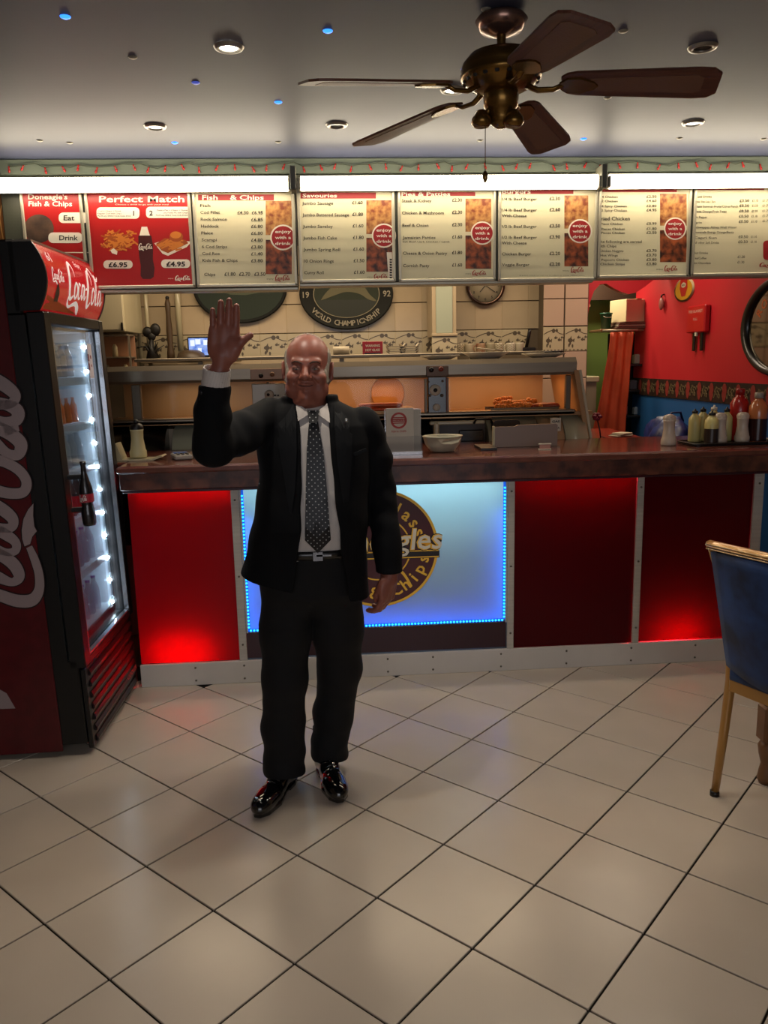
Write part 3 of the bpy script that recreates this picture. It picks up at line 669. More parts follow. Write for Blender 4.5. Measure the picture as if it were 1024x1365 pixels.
line(p2, CD, 168, 770, '£6.95', 340, 44, .03, 'ink', 6.827); line(p2, CD, 694, 764, '£4.95', 866, 44, .03, 'ink', 6.827)
chip = Print('chips_picture', mat('chips_print', '#d07a2c', .4), p2['t']); chip2 = Print('chips_shade', mat('chips_print_dark', '#a8521c', .4), p2['t']); cola = Print('bottle_picture', mat('cola_print', '#4a1c18', .35), p2['t'])
rr = random.Random(3)
for i in range(120):
    cx, cy = 255+rr.gauss(0, 62), 560+rr.gauss(0, 38); th = rr.uniform(-.9, .9); l, w_ = rr.uniform(22, 44), 7
    P = [(cx+sx*l*math.cos(th)-sy*w_*math.sin(th), cy+sx*l*math.sin(th)+sy*w_*math.cos(th)) for sx, sy in ((-1, -1), (1, -1), (1, 1), (-1, 1))]
    poly_px((chip if i % 3 else chip2).mb, [CD(*p) for p in P], -.0046+i*6e-6)
poly_px(p2['white'].mb, [CD(*p) for p in ((185, 640), (215, 620), (250, 650), (245, 680), (200, 665))], -.0038)
poly_px(p2['white'].mb, [CD(*p) for p in ((585, 575), (700, 540), (925, 560), (880, 610), (710, 690), (660, 670))], -.0046)
poly_px(chip2.mb, [CD(*p) for p in ((600, 580), (680, 530), (870, 545), (895, 575), (710, 665), (650, 640))], -.0042)
for i in range(40):
    cx, cy = 740+rr.uniform(-110, 110), 590+rr.gauss(0, 22); th = rr.uniform(-.6, .3)
    P = [(cx+sx*30*math.cos(th)-sy*7*math.sin(th), cy+sx*30*math.sin(th)+sy*7*math.cos(th)) for sx, sy in ((-1, -1), (1, -1), (1, 1), (-1, 1))]
    poly_px(chip.mb, [CD(*p) for p in P], -.0040+i*6e-6)
poly_px(chip2.mb, [CD(*p) for p in circ(785, 515, 62, 48, 20)], -.0035); poly_px(chip.mb, [CD(*p) for p in circ(780, 500, 50, 32, 20)], -.0032)
poly_px(p2['white'].mb, [CD(*p) for p in ((470, 425), (520, 425), (545, 505), (450, 505))], -.0042)
poly_px(cola.mb, [CD(*p) for p in ((440, 505), (558, 505), (575, 600), (572, 720), (588, 800), (580, 880), (555, 900), (480, 900), (460, 870), (462, 780), (448, 700), (440, 600))], -.0044)
logo_px(p2, 'white', CD, 440, 572, 575, 640, 1.3); logo_px(p2, 'white', CD, 772, 865, 920, 920, 1.2); line(p2, CD, 710, 895, 'enjoy', 760, 9, 0, 'white', 6.827)
# board 3: fish
p3 = board(263, 397, 382, 'cream menu board listing fish, next to the red meal offer board')
std(p3, CA, 2.56, 907, 996, 122, 372, (676, 935, 100, 121), 'Fish    & Chips', (690, 900), 966, 247, 44, 938, 992, 385)
rows = [('Fish', 718, ''), ('Cod Fillet', 751, '£4.30  £6.95'), ('Rock Salmon', 775, '£6.85'), ('Haddock', 747, '£6.80'), ('Plaice', 727, '£6.80'), ('Scampi', 740, '£4.80'), ('6 Cod Strips', 775, '£3.80'), ('Cod Roe', 750, '£1.40'), ('Kids Fish & Chips', 811, '£3.80')]
for i, (s, x1, pr_) in enumerate(rows):
    Yc = 138+i*23.4; line(p3, CA, 683-i*-1.0, Yc, s, x1, 10, .012, 'ink', 2.56)
    if pr_: line(p3, CA, 810 if len(pr_) > 6 else 857, Yc+1, pr_, 897, 11, .012, 'ink', 2.56)
line(p3, CA, 697, 373, 'Chips', 735, 10, .012, 'ink', 2.56)
for x, s in ((766, '£1.80'), (816, '£2.70'), (868, '£3.50')): line(p3, CA, x, 372, s, x+38, 12, .015, 'ink', 2.56)
# boards 4 and 5
p4 = board(400, 528, 376, 'cream menu board listing jumbo sausages and curry roll')
std(p4, CB, 3.2, 347, 459, 150, 455, (66, 388, 117, 143), 'Savouries', (75, 222), 422, 301, 52, 378, 440, 474)
for i, (s, x1, pr_) in enumerate((('Jumbo Sausage', 206, '£1.60'), ('Jumbo Battered Sausage', 273, '£1.80'), ('Jumbo Saveloy', 204, '£1.60'), ('Jumbo Fish Cake', 222, '£1.80'), ('Jumbo Spring Roll', 235, '£1.60'), ('10 Onion Rings', 208, '£1.50'), ('Curry Roll', 165, '£1.60'))):
    line(p4, CB, 73+i*1.5, 163+i*49.3, s, x1, 13, .012); line(p4, CB, 286+i*1.3, 160+i*49.5, pr_, 332+i*1.3, 14, .018)
tg = Print('price_tag', m_wtext, p4['t']); poly_px(tg.mb, [CB(*p) for p in ((434, 372), (456, 372), (464, 492), (442, 494))], -.0025)
tg2 = Print('price_tag_ink', m_text, p4['t'])
for i in range(8): poly_px(tg2.mb, [CB(*p) for p in ((446, 400+i*11), (456, 400+i*11), (457, 407+i*11), (447, 407+i*11))], -.0020)
p5 = board(532, 661, 375, 'cream menu board listing pies, patties and pasties')
std(p5, CB, 3.2, 770, 880, 143, 442, (494, 812, 115, 132), 'Pies & Patties', (497, 705), 842, 290, 50, 798, 862, 460)
for s, x0, x1, Yc, pr_ in (('Steak & Kidney', 499, 625, 152, '£2.30'), ('Chicken & Mushroom', 499, 678, 204, '£2.30'), ('Beef & Onion', 501, 612, 257, '£2.30'), ('Jamaican Patties', 502, 642, 309, '£1.60'), ('Cheese & Onion Pastry', 503, 692, 376, '£1.80'), ('Cornish Pasty', 504, 616, 429, '£1.60')):
    line(p5, CB, x0, Yc, s, x1, 13, .012); line(p5, CB, 713, Yc-3, pr_, 756, 14, .018)
line(p5, CB, 502, 327, 'Salt Beef / Jerk Chicken / Lamb', 702, 7, .01)
# boards 6, 7 and 8
p6 = board(664, 795, 374, 'cream menu board listing beef, chicken and veggie burgers')
std(p6, CC, 2.667, 300, 385, 108, 360, (75, 332, 84, 103), 'Burgers', (78, 180), 356, 235, 43, 322, 372, 372)
for s, x1, Yc, pr_ in (('1/4 lb Beef Burger', 203, 121, '£2.30'), ('1/4 lb Beef Burger', 203, 160, '£2.60'), ('With Cheese', 166, 180, ''), ('1/2 lb Beef Burger', 202, 218, '£3.50'), ('1/2 lb Beef Burger', 203, 257, '£3.90'), ('With Cheese', 166, 277, ''), ('Chicken Burger', 182, 316, '£2.20'), ('Veggie Burger', 176, 354, '£2.20')):
    line(p6, CC, 78, Yc, s, x1, 10, .012, 'ink', 2.667)
    if pr_: line(p6, CC, 247, Yc-2, pr_, 285, 12, .018, 'ink', 2.667)
p7 = board(796, 918, 370, 'cream menu board listing fried chicken, nuggets and wings')
std(p7, CC, 2.667, 640, 735, 102, 345, (425, 700, 84, 96), '', None, 694, 226, 40, 655, 705, 367)
for s, x0, x1, Yc, pr_, cp in (('1/4 Chicken', 425, 490, 113, '£2.50', 8), ('1/2 Chicken', 424, 490, 128, '£4.60', 8), ('1/4 Spicy Chicken', 424, 522, 146, '£2.80', 8), ('1/2 Spicy Chicken', 423, 522, 161, '£4.95', 8), ('Fried Chicken', 422, 533, 190, '', 13), ('1 Piece Chicken', 421, 508, 209, '£0.99', 8), ('2 Pieces Chicken', 421, 515, 227, '£1.80', 8), ('3 Pieces Chicken', 420, 515, 241, '£2.50', 8), ('The following are served', 419, 575, 272, '', 9), ('with Chips', 418, 485, 288, '', 9), ('5 Chicken Nuggets', 417, 510, 305, '£3.70', 8), ('6 Hot Wings', 417, 490, 321, '£3.70', 8), ('10 Popcorn Chicken', 416, 530, 337, '£3.80', 8), ('5 Chicken Strips', 416, 515, 352, '£3.80', 8)):
    line(p7, CC, x0, Yc, s, x1, cp, .014, 'ink', 2.667)
    if pr_: line(p7, CC, 592, Yc-1, pr_, 628, cp+1, .014, 'ink', 2.667)
p8 = board(921, 1070, 367, 'cream menu board listing soft and hot drinks, cut by the picture edge')
p8['white2'] = p8['white']
CE = lambda X, Y: (910+X/8.98, 230+Y/8.98)
rectp(p8, CE, 150, 182, 980, 210, 'red')
for s, x0, x1, Yc in (('Cold Drinks', 158, 352, 288), ('Coke / Diet Coke / Zero', 155, 395, 348), ('Oasis Summer Fruits/Citrus Punch', 152, 665, 405), ('Fanta Orange/Fruit Twist', 150, 528, 465), ('Dr Pepper', 148, 298, 533), ('Sprite', 147, 232, 597), ('Schweppes Abbey Well Water', 143, 650, 655), ('Powerade Energy Orange/Berry', 141, 615, 713), ('Capri Sun', 138, 410, 780), ('All other Soft Drinks', 136, 437, 838), ('Hot Drinks', 130, 305, 962), ('Tea/Coffee', 127, 287, 1024), ('Hot Chocolate', 124, 338, 1082)):
    line(p8, CE, x0, Yc, s, x1, 26, .014, 'ink', 8.98)
for i, Yc in enumerate((335, 395, 460, 522, 585, 768, 828)):
    line(p8, CE, 685-i*3, Yc, '£0.50', 800-i*3, 32, .014, 'ink', 8.98)
    line(p8, CE, 835-i*3, Yc, '£1.10', 905-i*3, 28, .01, 'ink', 8.98)
for i, Yc in enumerate((335, 395, 458, 517, 578)): line(p8, CE, 958, Yc, '£1.79', 1040, 28, .01, 'ink', 8.98)
line(p8, CE, 660, 1008, '£1.20', 748, 30, .014, 'ink', 8.98); line(p8, CE, 658, 1072, '£1.30', 740, 30, .014, 'ink', 8.98)
a = CE(1010, 930); poly_px(p8['red'].mb, rrect(a[0]-5, a[1]-13, a[0]+22, a[1]+13, 5), -.004); logo_px(p8, 'red', CE, 915, 1075, 1200, 1135)
# brown cupboard end left of the boards, above the fridge
cb = thing('wooden_cupboard', 'orange-brown wooden cupboard door with a routed curve above the fridge', 'cupboard', (-1.40, 3.86, 1.93))
MB().box((.0, .0, .23), (.23, .06, .46), .004).build('door_panel', mat('orange_wood', '#7f4c1c', .35, noise=.2, scale=6, stretch=(8, 8, 1)), cb)
rg = MB(); ribbon(rg, [(-.01, .0, .004), (-.01, .18, .004), (-.015, .30, .004), (.01, .37, .004), (.06, .39, .004)], lambda a, b: (a, -.0306, b), 5); ribbon(rg, [(-.03, .0, .004), (-.035, .3, .004), (-.03, .42, .004)], lambda a, b: (a, -.0306, b), 5)
rg.build('routed_line', mat('wood_light', '#b98a4a', .4), cb, weld=False)
MB().box((-.13, -.01, .23), (.05, .04, .46)).build('pale_edge', mat('pale_edge', '#a8986a', .5), cb)

# ------------------------------------------------------------------ fairy lights along the trim
fy = thing('fairy_lights', 'string of small red fairy lights along the green trim above the menus', 'fairy lights', (.35, 3.81, 2.43))
bx_ = [12, 32, 60, 83, 105, 130, 153, 178, 199, 221, 242, 265, 291, 313, 336, 356, 380, 404, 427, 448, 469, 492, 514, 537, 558, 582, 603, 624, 646, 669, 690, 708, 737, 755, 782, 800, 824, 850, 880, 904, 927, 948, 972, 989, 1013]
wp2 = []; m_bulb = mat('red_bulb', '#8e1a16', .25, emit=(.6, .03, .02), strength=.05)
bm_ = MB().tube([(0, 0, 0), (0, 0, -.012)], .0035, 6).ball((0, 0, -.019), .0055, 8, 6, (1, 1, 1.6)).mesh('bulb', m_bulb)
for i, u in enumerate(bx_):
    z = 2.437+.006*math.sin(i*2.1); x = aty(u, 225, 3.81)[0]; wp2.append((x-.35, 0, z-2.43)); 
    if i+1 < len(bx_): wp2.append(((x+aty(bx_[i+1], 225, 3.81)[0])/2-.35, 0, z-2.43+.008*math.sin(i*1.3)))
    b = link('bulb', bm_, fy, (x-.35, 0, z-2.43)); b.rotation_euler = (0, .5*math.sin(i*1.7), 0)
MB().tube(wp2, .0018, 5).build('wire', mat('wire_green', '#2c3322', .6), fy)

# ------------------------------------------------------------------ ceiling fan
fan = thing('ceiling_fan', 'bronze and dark wood ceiling fan with five blades and a pull chain', 'ceiling fan', (.495, 2.31, 2.24))
m_br = mat('antique_brass', '#7d5c2a', .26, .8, noise=.2, scale=12); m_wd = mat('blade_wood', '#5e3626', .45, noise=.35, scale=8, stretch=(1, 12, 1)); m_cane = mat('blade_cane', '#6b4836', .55, bump=.3, bscale=180); m_edge = mat('blade_edge', '#d8c8a0', .4)
MB().lathe([(0, .225), (.062, .225), (.07, .215), (.055, .19), (.02, .178), (0, .178)], n=28).build('canopy', mat('canopy_copper', '#8a6a5c', .25, .8), fan)
MB().lathe([(.013, .17), (.013, .195)], n=12).lathe([(.012, .12), (.012, .195)], n=12).build('rod', m_br, fan)
MB().lathe([(0, .150), (.03, .150), (.045, .143), (.085, .130), (.103, .110), (.108, .095), (.106, .085), (.110, .080), (.108, .07), (.092, .058), (.07, .045), (.045, .038), (0, .038)], n=36).build('motor_housing', m_br, fan)
vt = MB().box((0, 0, 0), (.012, .006, .010), .002).mesh('vent', mat('vent_dark', '#0c0704', .6))
for i in range(20): 
    a = 2*PI*i/20; o = link('vent', vt, fan, (.1005*math.cos(a), .1005*math.sin(a), .064)); o.rotation_euler = (math.radians(25), 0, a+PI/2)
bl = [(.16, -.030), (.175, -.046), (.20, -.054), (.50, -.070), (.535, -.066), (.555, -.045), (.555, .045), (.535, .066), (.50, .070), (.20, .054), (.175, .046), (.16, .030)]
blm = MB().prism(bl, -.003, .003, 'xy').mesh('blade', m_wd)
cam_ = MB().prism([(.235, -.028), (.50, -.042), (.515, -.03), (.515, .03), (.50, .042), (.235, .028)], -.0042, -.0031, 'xy').mesh('cane_inset', m_cane)
irm = MB().tube([(.06, 0, -.002), (.10, 0, -.018), (.14, 0, -.016), (.165, 0, -.004)], [.012, .011, .010, .010], 8, flat=.6).prism([(.155, -.012), (.175, -.032), (.21, -.034), (.245, -.016), (.255, 0), (.245, .016), (.21, .034), (.175, .032), (.155, .012)], -.009, -.0035, 'xy').mesh('blade_iron', m_br)
for k, adeg in enumerate((-17, 60, 130, 197, 277)):
    b = link('blade', blm, fan, (0, 0, .060)); b.rotation_euler = Euler((math.radians(-12), math.radians(5), math.radians(adeg)), 'XYZ')
    link('cane_inset', cam_, b); link('blade_iron', irm, b)
MB().lathe([(0, .04), (.046, .04), (.048, .03), (.046, .0), (.040, -.006), (.032, -.028), (.030, -.04), (.012, -.052), (0, -.054)], n=24).build('switch_housing', m_br, fan)
for k, (dx, dy, dz, a) in enumerate(((-.055, -.01, -.03, -2.6), (.028, -.03, -.035, -.7))):
    mb = MB().tube([(0, 0, .02), (dx*.5, dy*.5, .0), (dx*.8, dy*.8, dz+.01)], .007, 8)
    mb.lathe([(0, .02), (.012, .02), (.026, .0), (.028, -.012), (.020, -.022), (0, -.020)], (dx, dy, dz), 16); mb.build('lamp_holder', m_br, fan)
MB().tube([(-.045, -.012, -.05), (-.045, -.012, -.165)], .0012, 5).build('pull_chain', m_br, fan)
MB().lathe([(0, 0), (.004, .0), (.007, -.008), (.0075, -.018), (.004, -.028), (0, -.03)], (-.045, -.012, -.165), 10).build('chain_pull', m_br, fan)

# ------------------------------------------------------------------ ceiling spots and star lights
m_ring = mat('spot_ring', '#8f8a80', .3, .7); m_off = mat('spot_off', '#2a221c', .4)
for (u, v, st, lab) in ((305, 62, 40, 'lit round downlight in the ceiling on the fridge side of the fan'), (207, 168, 5, 'dim round downlight in the ceiling near the red menu boards'), (449, 166, 0, 'unlit round downlight in the ceiling before the savouries board'), (937, 62, 0, 'unlit brown downlight in the ceiling above the long fan blade'), (924, 163, 8, 'dim round downlight in the ceiling near the chicken board'), (604, 119, 30, 'lit round downlight in the ceiling just behind the fan')):
    p = atz(u, v, CEIL); t = thing('ceiling_spotlight', lab, 'downlight', (p[0], p[1], CEIL-.001), 0, 'downlights in the ceiling')
    MB().lathe([(.026, .004), (.026, -.004), (.030, -.008), (.040, -.006), (.044, 0)], n=28).build('ring', m_ring, t)
    MB().lathe([(0, -.001), (.026, -.002), (.026, .002), (0, .002)], n=20).build('bulb_face', mat('spot_lit_%d' % st, '#fff8e8', .4, emit=(1, .93, .8), strength=st) if st else m_off, t)
    if st > 0:
        l = bpy.data.lights.new('downlight_beam', 'SPOT'); l.energy = 26 if st > 20 else 9; l.color = (1, .9, .75); l.spot_size = math.radians(115); l.spot_blend = .6; l.shadow_soft_size = .05
        o = bpy.data.objects.new('downlight_beam', l); C.objects.link(o); o.location = (p[0], p[1], CEIL-.02)
STUD = {(87, 22): 'tiny bright blue ceiling stud light highest above the fridge', (437, 41): 'tiny bright blue ceiling stud light above the tip of the flat fan blade', (177, 76): 'tiny unlit ceiling stud light between the topmost blue stud and the lit downlight', (261, 110): 'tiny faint violet stud light below the lit downlight', (371, 136): 'tiny bright blue stud light before the unlit downlight over the savouries board', (53, 187): 'tiny unlit stud light nearest the fridge, first of a close pair', (93, 190): 'tiny unlit stud light over the red menu boards, second of a close pair', (233, 190): 'tiny bright blue stud light just beyond the dim downlight by the red boards', (371, 189): 'tiny unlit stud light over the fish menu board', (648, 12): 'tiny unlit stud light beside the fan canopy', (831, 41): 'tiny unlit stud light beyond the raised fan blade', (810, 130): 'tiny unlit stud light under the tip of the long dark fan blade', (640, 187): 'tiny unlit stud light by the fan pull chain', (778, 185): 'tiny bright blue stud light over the burgers board', (906, 184): 'tiny unlit stud light over the chicken board', (1018, 185): 'tiny unlit stud light over the drinks board at the picture edge', (620, 92): 'tiny faint violet stud light behind the fan motor', (505, 187): 'tiny unlit stud light over the savouries board'}
sm_off = MB().lathe([(0, -.005), (.007, -.005), (.013, -.002), (.014, 0)], n=12).mesh('star_light', mat('star_off', '#8d8778', .35, .3))
sm_on = MB().lathe([(0, -.005), (.007, -.005), (.013, -.002), (.014, 0)], n=12).mesh('star_light', mat('star_blue', '#1860ff', .35, emit=(.03, .22, 1), strength=2.2))
sm_dim = MB().lathe([(0, -.005), (.007, -.005), (.013, -.002), (.014, 0)], n=12).mesh('star_light', mat('star_dim', '#4a5ac0', .35, emit=(.1, .15, .8), strength=.35))
for (u, v, st) in ((87, 22, 2), (437, 41, 2), (177, 76, 0), (261, 110, 1), (371, 136, 2), (53, 187, 0), (93, 190, 0), (233, 190, 2), (371, 189, 0), (648, 12, 0), (831, 41, 0), (810, 130, 0), (640, 187, 0), (778, 185, 2), (906, 184, 0), (1018, 185, 0), (620, 92, 1), (505, 187, 0)):
    p = atz(u, v, CEIL); o = link('star_light', (sm_off, sm_dim, sm_on)[st], None, (p[0], p[1], CEIL))
    tag(o, STUD[(u, v)], 'stud light', 'tiny stud lights in the ceiling')
# ------------------------------------------------------------------ frying range with its hot cabinet
m_ss = mat('stainless_steel', '#9a8d7a', .34, .55, noise=.12, scale=2, stretch=(1, 1, 12)); m_ssd = mat('stainless_dull', '#6c6254', .4, .7)
m_cream = mat('cream_enamel', '#b5ab8c', .28, coat=.3); m_hole = mat('oven_black', '#0d0b0a', .25, coat=.4)
m_brass2 = mat('warm_panel', '#8f6a4e', .4, .4)
rg_ = thing('frying_range', 'long stainless steel frying range with a heated glass cabinet and cream curved front', 'frying range', (.15, 4.85, 0))
RX, RY = .15, 4.85
def G(x, y, z): return (x-RX, y-RY, z)
# canopy with a rolled front edge, sill, back, base
MB().prism([(4.56-RY, 1.475), (4.545-RY, 1.49), (4.545-RY, 1.545), (4.57-RY, 1.572), (5.12-RY, 1.572), (5.12-RY, 1.545), (4.62-RY, 1.475)], -1.30-RX, 1.42-RX, 'yz').build('canopy', m_ss, rg_)
MB().box(G(.06, 4.60, 1.262), (2.72, .10, .034), .006).build('sill', m_ss, rg_)
MB().box(G(.12, 4.80, 1.255), (2.80, .50, .02)).build('cabinet_floor', mat('hot_shelf', '#a8825c', .3, .6), rg_)
MB().box(G(.06, 5.06, 1.40), (2.60, .02, .30)).build('cabinet_back', mat('cabinet_back', '#a98a64', .35, .3), rg_)
MB().box(G(.06, 4.86, .62), (2.64, .5, 1.22), .01).build('base', m_ssd, rg_)
# slanted end panel of the cabinet and its tan inner cheek
pA = [(4.50-RY, 1.53), (4.54-RY, 1.53), (4.44-RY, 1.02), (4.30-RY, 1.02)]
def sl(x0, z0, x1, z1, w_, y0, y1, name, m):
    MB().add([G(x0, y0, z0), G(x0+w_, y0, z0), G(x1+w_, y0, z1), G(x1, y0, z1), G(x0, y1, z0), G(x0+w_, y1, z0), G(x1+w_, y1, z1), G(x1, y1, z1)], [(0, 1, 2, 3), (7, 6, 5, 4), (0, 4, 5, 1), (1, 5, 6, 2), (2, 6, 7, 3), (3, 7, 4, 0)]).build(name, m, rg_)
sl(1.425, 1.50, 1.515, 1.03, .014, 4.52, 4.58, 'end_trim', mat('pale_trim', '#c9bfa0', .35))
sl(1.40, 1.50, 1.49, 1.03, .025, 4.53, 5.05, 'end_cheek', mat('tan_cheek', '#b48a5c', .4))
for x in (-1.06, .56, .683, -.33): MB().box(G(x, 4.60, 1.37), (.016 if x > -1 else .05, .03, .20), .003).build('post', m_ssd, rg_)
MB().box(G(1.385, 4.60, 1.37), (.03, .03, .20), .003).build('post', m_ssd, rg_)
for x0, x1 in ((-1.03, -.57), (-.32, .55), (.69, 1.37)): MB().box(G((x0+x1)/2, 4.585, 1.375), (x1-x0, .004, .185)).build('glass_pane', glassmat('cabinet_glass', (1, .97, .92), .0), rg_)
# heat lamps inside
m_heat = mat('heat_lamp', '#ffca80', .4, emit=(1, .52, .2), strength=9)
for x0, x1 in ((-.30, .53), (.71, 1.35)):
    MB().tube([G(x0, 4.72, 1.486), G(x1, 4.72, 1.486)], .008, 8).build('heat_lamp', m_heat, rg_)
    area('heat_glow', ((x0+x1)/2, 4.84, 1.455), (x1-x0, .1), 1.3, (1, .55, .26))
area('heat_glow', (-.8, 4.84, 1.455), (.4, .1), .6, (1, .75, .5))
# control panels
def knob(par, x, y, z, r, m, d=.02): MB().lathe([(0, -d), (r*.8, -d), (r, -d*.6), (r, 0), (0, 0)], (x-RX, y-RY, z), 18, 'y').build('knob', m, par)
m_dial = mat('dial_white', '#c9c0ac', .35); m_kb = mat('knob_black', '#14110f', .35)
cp1 = MB().box(G(.622, 4.575, 1.37), (.105, .03, .225), .004).build('control_panel', m_hole, rg_)
MB().box(G(.674, 4.585, 1.37), (.014, .04, .225)).build('side_cheek', mat('side_red_brown', '#7a3a22', .4), rg_)
for (u, v, r, m) in ((580, 520, .032, m_dial), (580, 520, .012, m_kb), (582, 543, .021, m_dial), (573, 527, .008, m_ssd), (589, 527, .009, m_ssd), (571, 509, .006, m_ssd), (590, 508, .006, m_ssd)):
    p = aty(u, v, 4.56); knob(cp1, p[0], 4.56-(.008 if r == .012 else 0), p[2], r, m)
cp2 = MB().box(G(.62, 4.543, 1.51), (.125, .02, .058), .003).build('control_panel', mat('panel_brown', '#5c4434', .4, .4), rg_)
for (u, v, m) in ((575, 493, m_kb), (588, 492, mat('knob_red', '#8c3a2a', .4))): p = aty(u, v, 4.53); knob(cp2, p[0], 4.535, p[2], .014, m)
cp3 = MB().box(G(-.325, 4.553, 1.405), (.185, .03, .115), .004).build('control_panel', m_cream, rg_)
for (u, v, r, m) in ((359, 526, .026, m_dial), (358, 526, .009, m_kb), (386, 526, .026, m_dial), (386, 525, .009, m_kb), (367, 527, .005, m_kb), (371, 527, .005, m_kb)):
    p = aty(u, v, 4.537); knob(cp3, p[0], 4.537-(.006 if r < .01 else 0), p[2], r, m)
cp4 = MB().box(G(-.325, 4.538, 1.515), (.19, .02, .06), .003).build('control_panel', mat('panel_pink', '#a08068', .4, .3), rg_)
for (u, v) in ((348, 501), (363, 499)): p = aty(u, v, 4.525); knob(cp4, p[0], 4.527, p[2], .013, m_kb if u < 355 else m_brass2)
# curved cream front with dark openings
prof = [(4.60, .86)]+[(4.60-.22*math.sin(a), 1.24-.30*(1-math.cos(a))) for a in [PI*.5*i/8 for i in range(9)]][::-1]
PR = [(4.42, .60), (4.42, .93), (4.425, 1.0), (4.44, 1.07), (4.465, 1.13), (4.50, 1.18), (4.55, 1.22), (4.62, 1.243)]
def barrel(x0, x1, m, name='curved_front', off=0):
    mb = MB(); V = [(x, y-off-RY, z) for (y, z) in PR for x in (x0-RX, x1-RX)]
    mb.add(V, [(2*i, 2*i+1, 2*i+3, 2*i+2) for i in range(len(PR)-1)], True)
    for x, sg in ((x0-RX, 0), (x1-RX, 1)):
        b = [(x, y-off-RY, z) for y, z in PR]+[(x, 4.62-RY, .60)]; mb.add(b, [tuple(range(len(b)))])
    return mb.build(name, m, rg_)
barrel(.90, 1.19, m_cream); barrel(1.195, 1.335, mat('cream_enamel_warm', '#b89a72', .28, coat=.3)); barrel(1.34, 1.47, m_cream); barrel(-.86, .10, mat('grey_green_enamel', '#c2cab6', .25, coat=.4))
barrel(.12, .585, m_hole); barrel(-1.28, -.90, m_hole)
MB().box(G(.72, 4.47, 1.225), (.31, .03, .02), .005).build('oven_rim', m_cream, rg_); MB().box(G(.60, 4.45, 1.13), (.03, .03, .2), .008).build('oven_rim', m_cream, rg_)
MB().box(G(.74, 4.50, 1.13), (.28, .04, .2)).build('oven_recess', mat('oven_brown', '#2c211a', .4), rg_); MB().box(G(.80, 4.475, 1.145), (.14, .012, .075), .006).build('oven_window', m_hole, rg_)
MB().tube([G(.81, 4.44, 1.222), G(.82, 4.42, 1.245), G(.90, 4.42, 1.245), G(.91, 4.44, 1.222)], .007, 8).build('oven_handle', m_kb, rg_)
ow = MB(); c0 = aty(674, 568, 4.45); ow.prism([(a-RX, b) for a, b in rrect(c0[0]-.078, c0[2]-.036, c0[0]+.078, c0[2]+.036, .022)], 4.425-RY, 4.47-RY); ow.build('porthole', m_hole, rg_)
st = MB(); c0 = aty(741, 566, 4.44); st.box(G(c0[0], 4.445, c0[2]), (.06, .012, .075), .002); sto = st.build('rating_plate', m_dial, rg_)
kp = Print('plate_print', m_kb, sto)
for b_, hh, s in ((.018, .012, 'GAS'), (-.018, .012, 'VISTA')): text(s, lambda a, b: G(a, 4.4375, b), c0[0]-.022, c0[0]+.022, c0[2]+b_, hh, kp, .03)

def lump(name, m, pts, par, n=8):
    mb = MB(); rr = random.Random(len(pts)+5)
    for (x, y, z, r, sx) in pts: mb.ball((x, y, z), r, n, 6, (sx, .8+rr.random()*.3, .75))
    return mb.build(name, m, par)
m_batter = mat('batter', '#d98026', .45, noise=.35, scale=60, bump=.5, bscale=120); m_tray = mat('steel_tray', '#6f6253', .3, .8)
zf = 1.268
t = thing('food_tray', 'steel tray holding battered pieces in the heated cabinet', 'tray', (1.14, 4.70, zf)); MB().box((0, 0, .006), (.40, .17, .010), .004).build('tray_base', m_tray, t)
for (dx, dy, dz) in ((0, .085, .014), (0, -.085, .014)): MB().box((dx, dy, dz), (.40, .006, .018)).build('rim', m_tray, t)
rr = random.Random(5)
bp_m = []
for s in range(3):
    mb = MB()
    for k in range(7): mb.ball((-.05+k*.017, rr.uniform(-.006, .006), rr.uniform(-.004, .004)), rr.uniform(.013, .019), 8, 6)
    bp_m.append(mb.mesh('battered_piece', m_batter))
for k in range(9):
    o = link('battered_piece', bp_m[k % 3], None, (1.03+.05*(k % 4)+rr.uniform(-.01, .01), 4.66+.035*(k//4), zf+.028+.02*(k//4))); o.rotation_euler = (0, rr.uniform(-.15, .15), rr.uniform(-.4, .4))
    tag(o, 'golden battered piece piled on the steel tray in the heated cabinet', 'fried food', 'battered pieces in the heated cabinet')
for k in range(4):
    o = link('sausage', MB().tube(catmull([(-.075, 0, 0), (-.07, 0, .002), (0, .006, .003), (.07, 0, .002), (.075, 0, 0)], 4), [.004]+[.013]*15+[.004], 8).mesh('sausage', mat('sausage_skin', '#9c3c1c', .3, coat=.3)), None, (1.27, 4.65+.026*k, zf+.026)); tag(o, 'reddish-brown sausage on the steel tray in the heated cabinet', 'sausage', 'sausages in the heated cabinet')
t = thing('food_tray', 'white-rimmed tray under the pink sausages behind the leaflet holder', 'tray', (.30, 4.68, zf)); MB().box((0, 0, .006), (.28, .15, .010), .004).build('tray_base', m_dial, t); MB().box((0, -.075, .014), (.28, .006, .018)).build('rim', m_dial, t)
sgm = MB().tube(catmull([(-.11, 0, 0), (-.10, 0, .002), (0, .004, .004), (.10, 0, .002), (.11, 0, 0)], 4), [.004]+[.014]*15+[.004], 8).mesh('sausage', mat('pink_sausage', '#c0532f', .3, coat=.4))
for k in range(5): tag(link('sausage', sgm, None, (.30+(k % 2)*.01, 4.645+.028*(k % 3), zf+.026+.024*(k//3))), 'long pink sausage piled behind the leaflet holder', 'sausage', 'pink sausages in the heated cabinet')
o = MB().lathe([(0, 0), (.05, 0), (.058, .012), (.055, .028), (.03, .042), (0, .046)], n=20).build('pie', mat('pie_crust', '#c99a4e', .5, noise=.2, scale=30), None, (.455, 4.68, zf)); tag(o, 'round golden pie in the heated cabinet beside the sausages', 'pie')
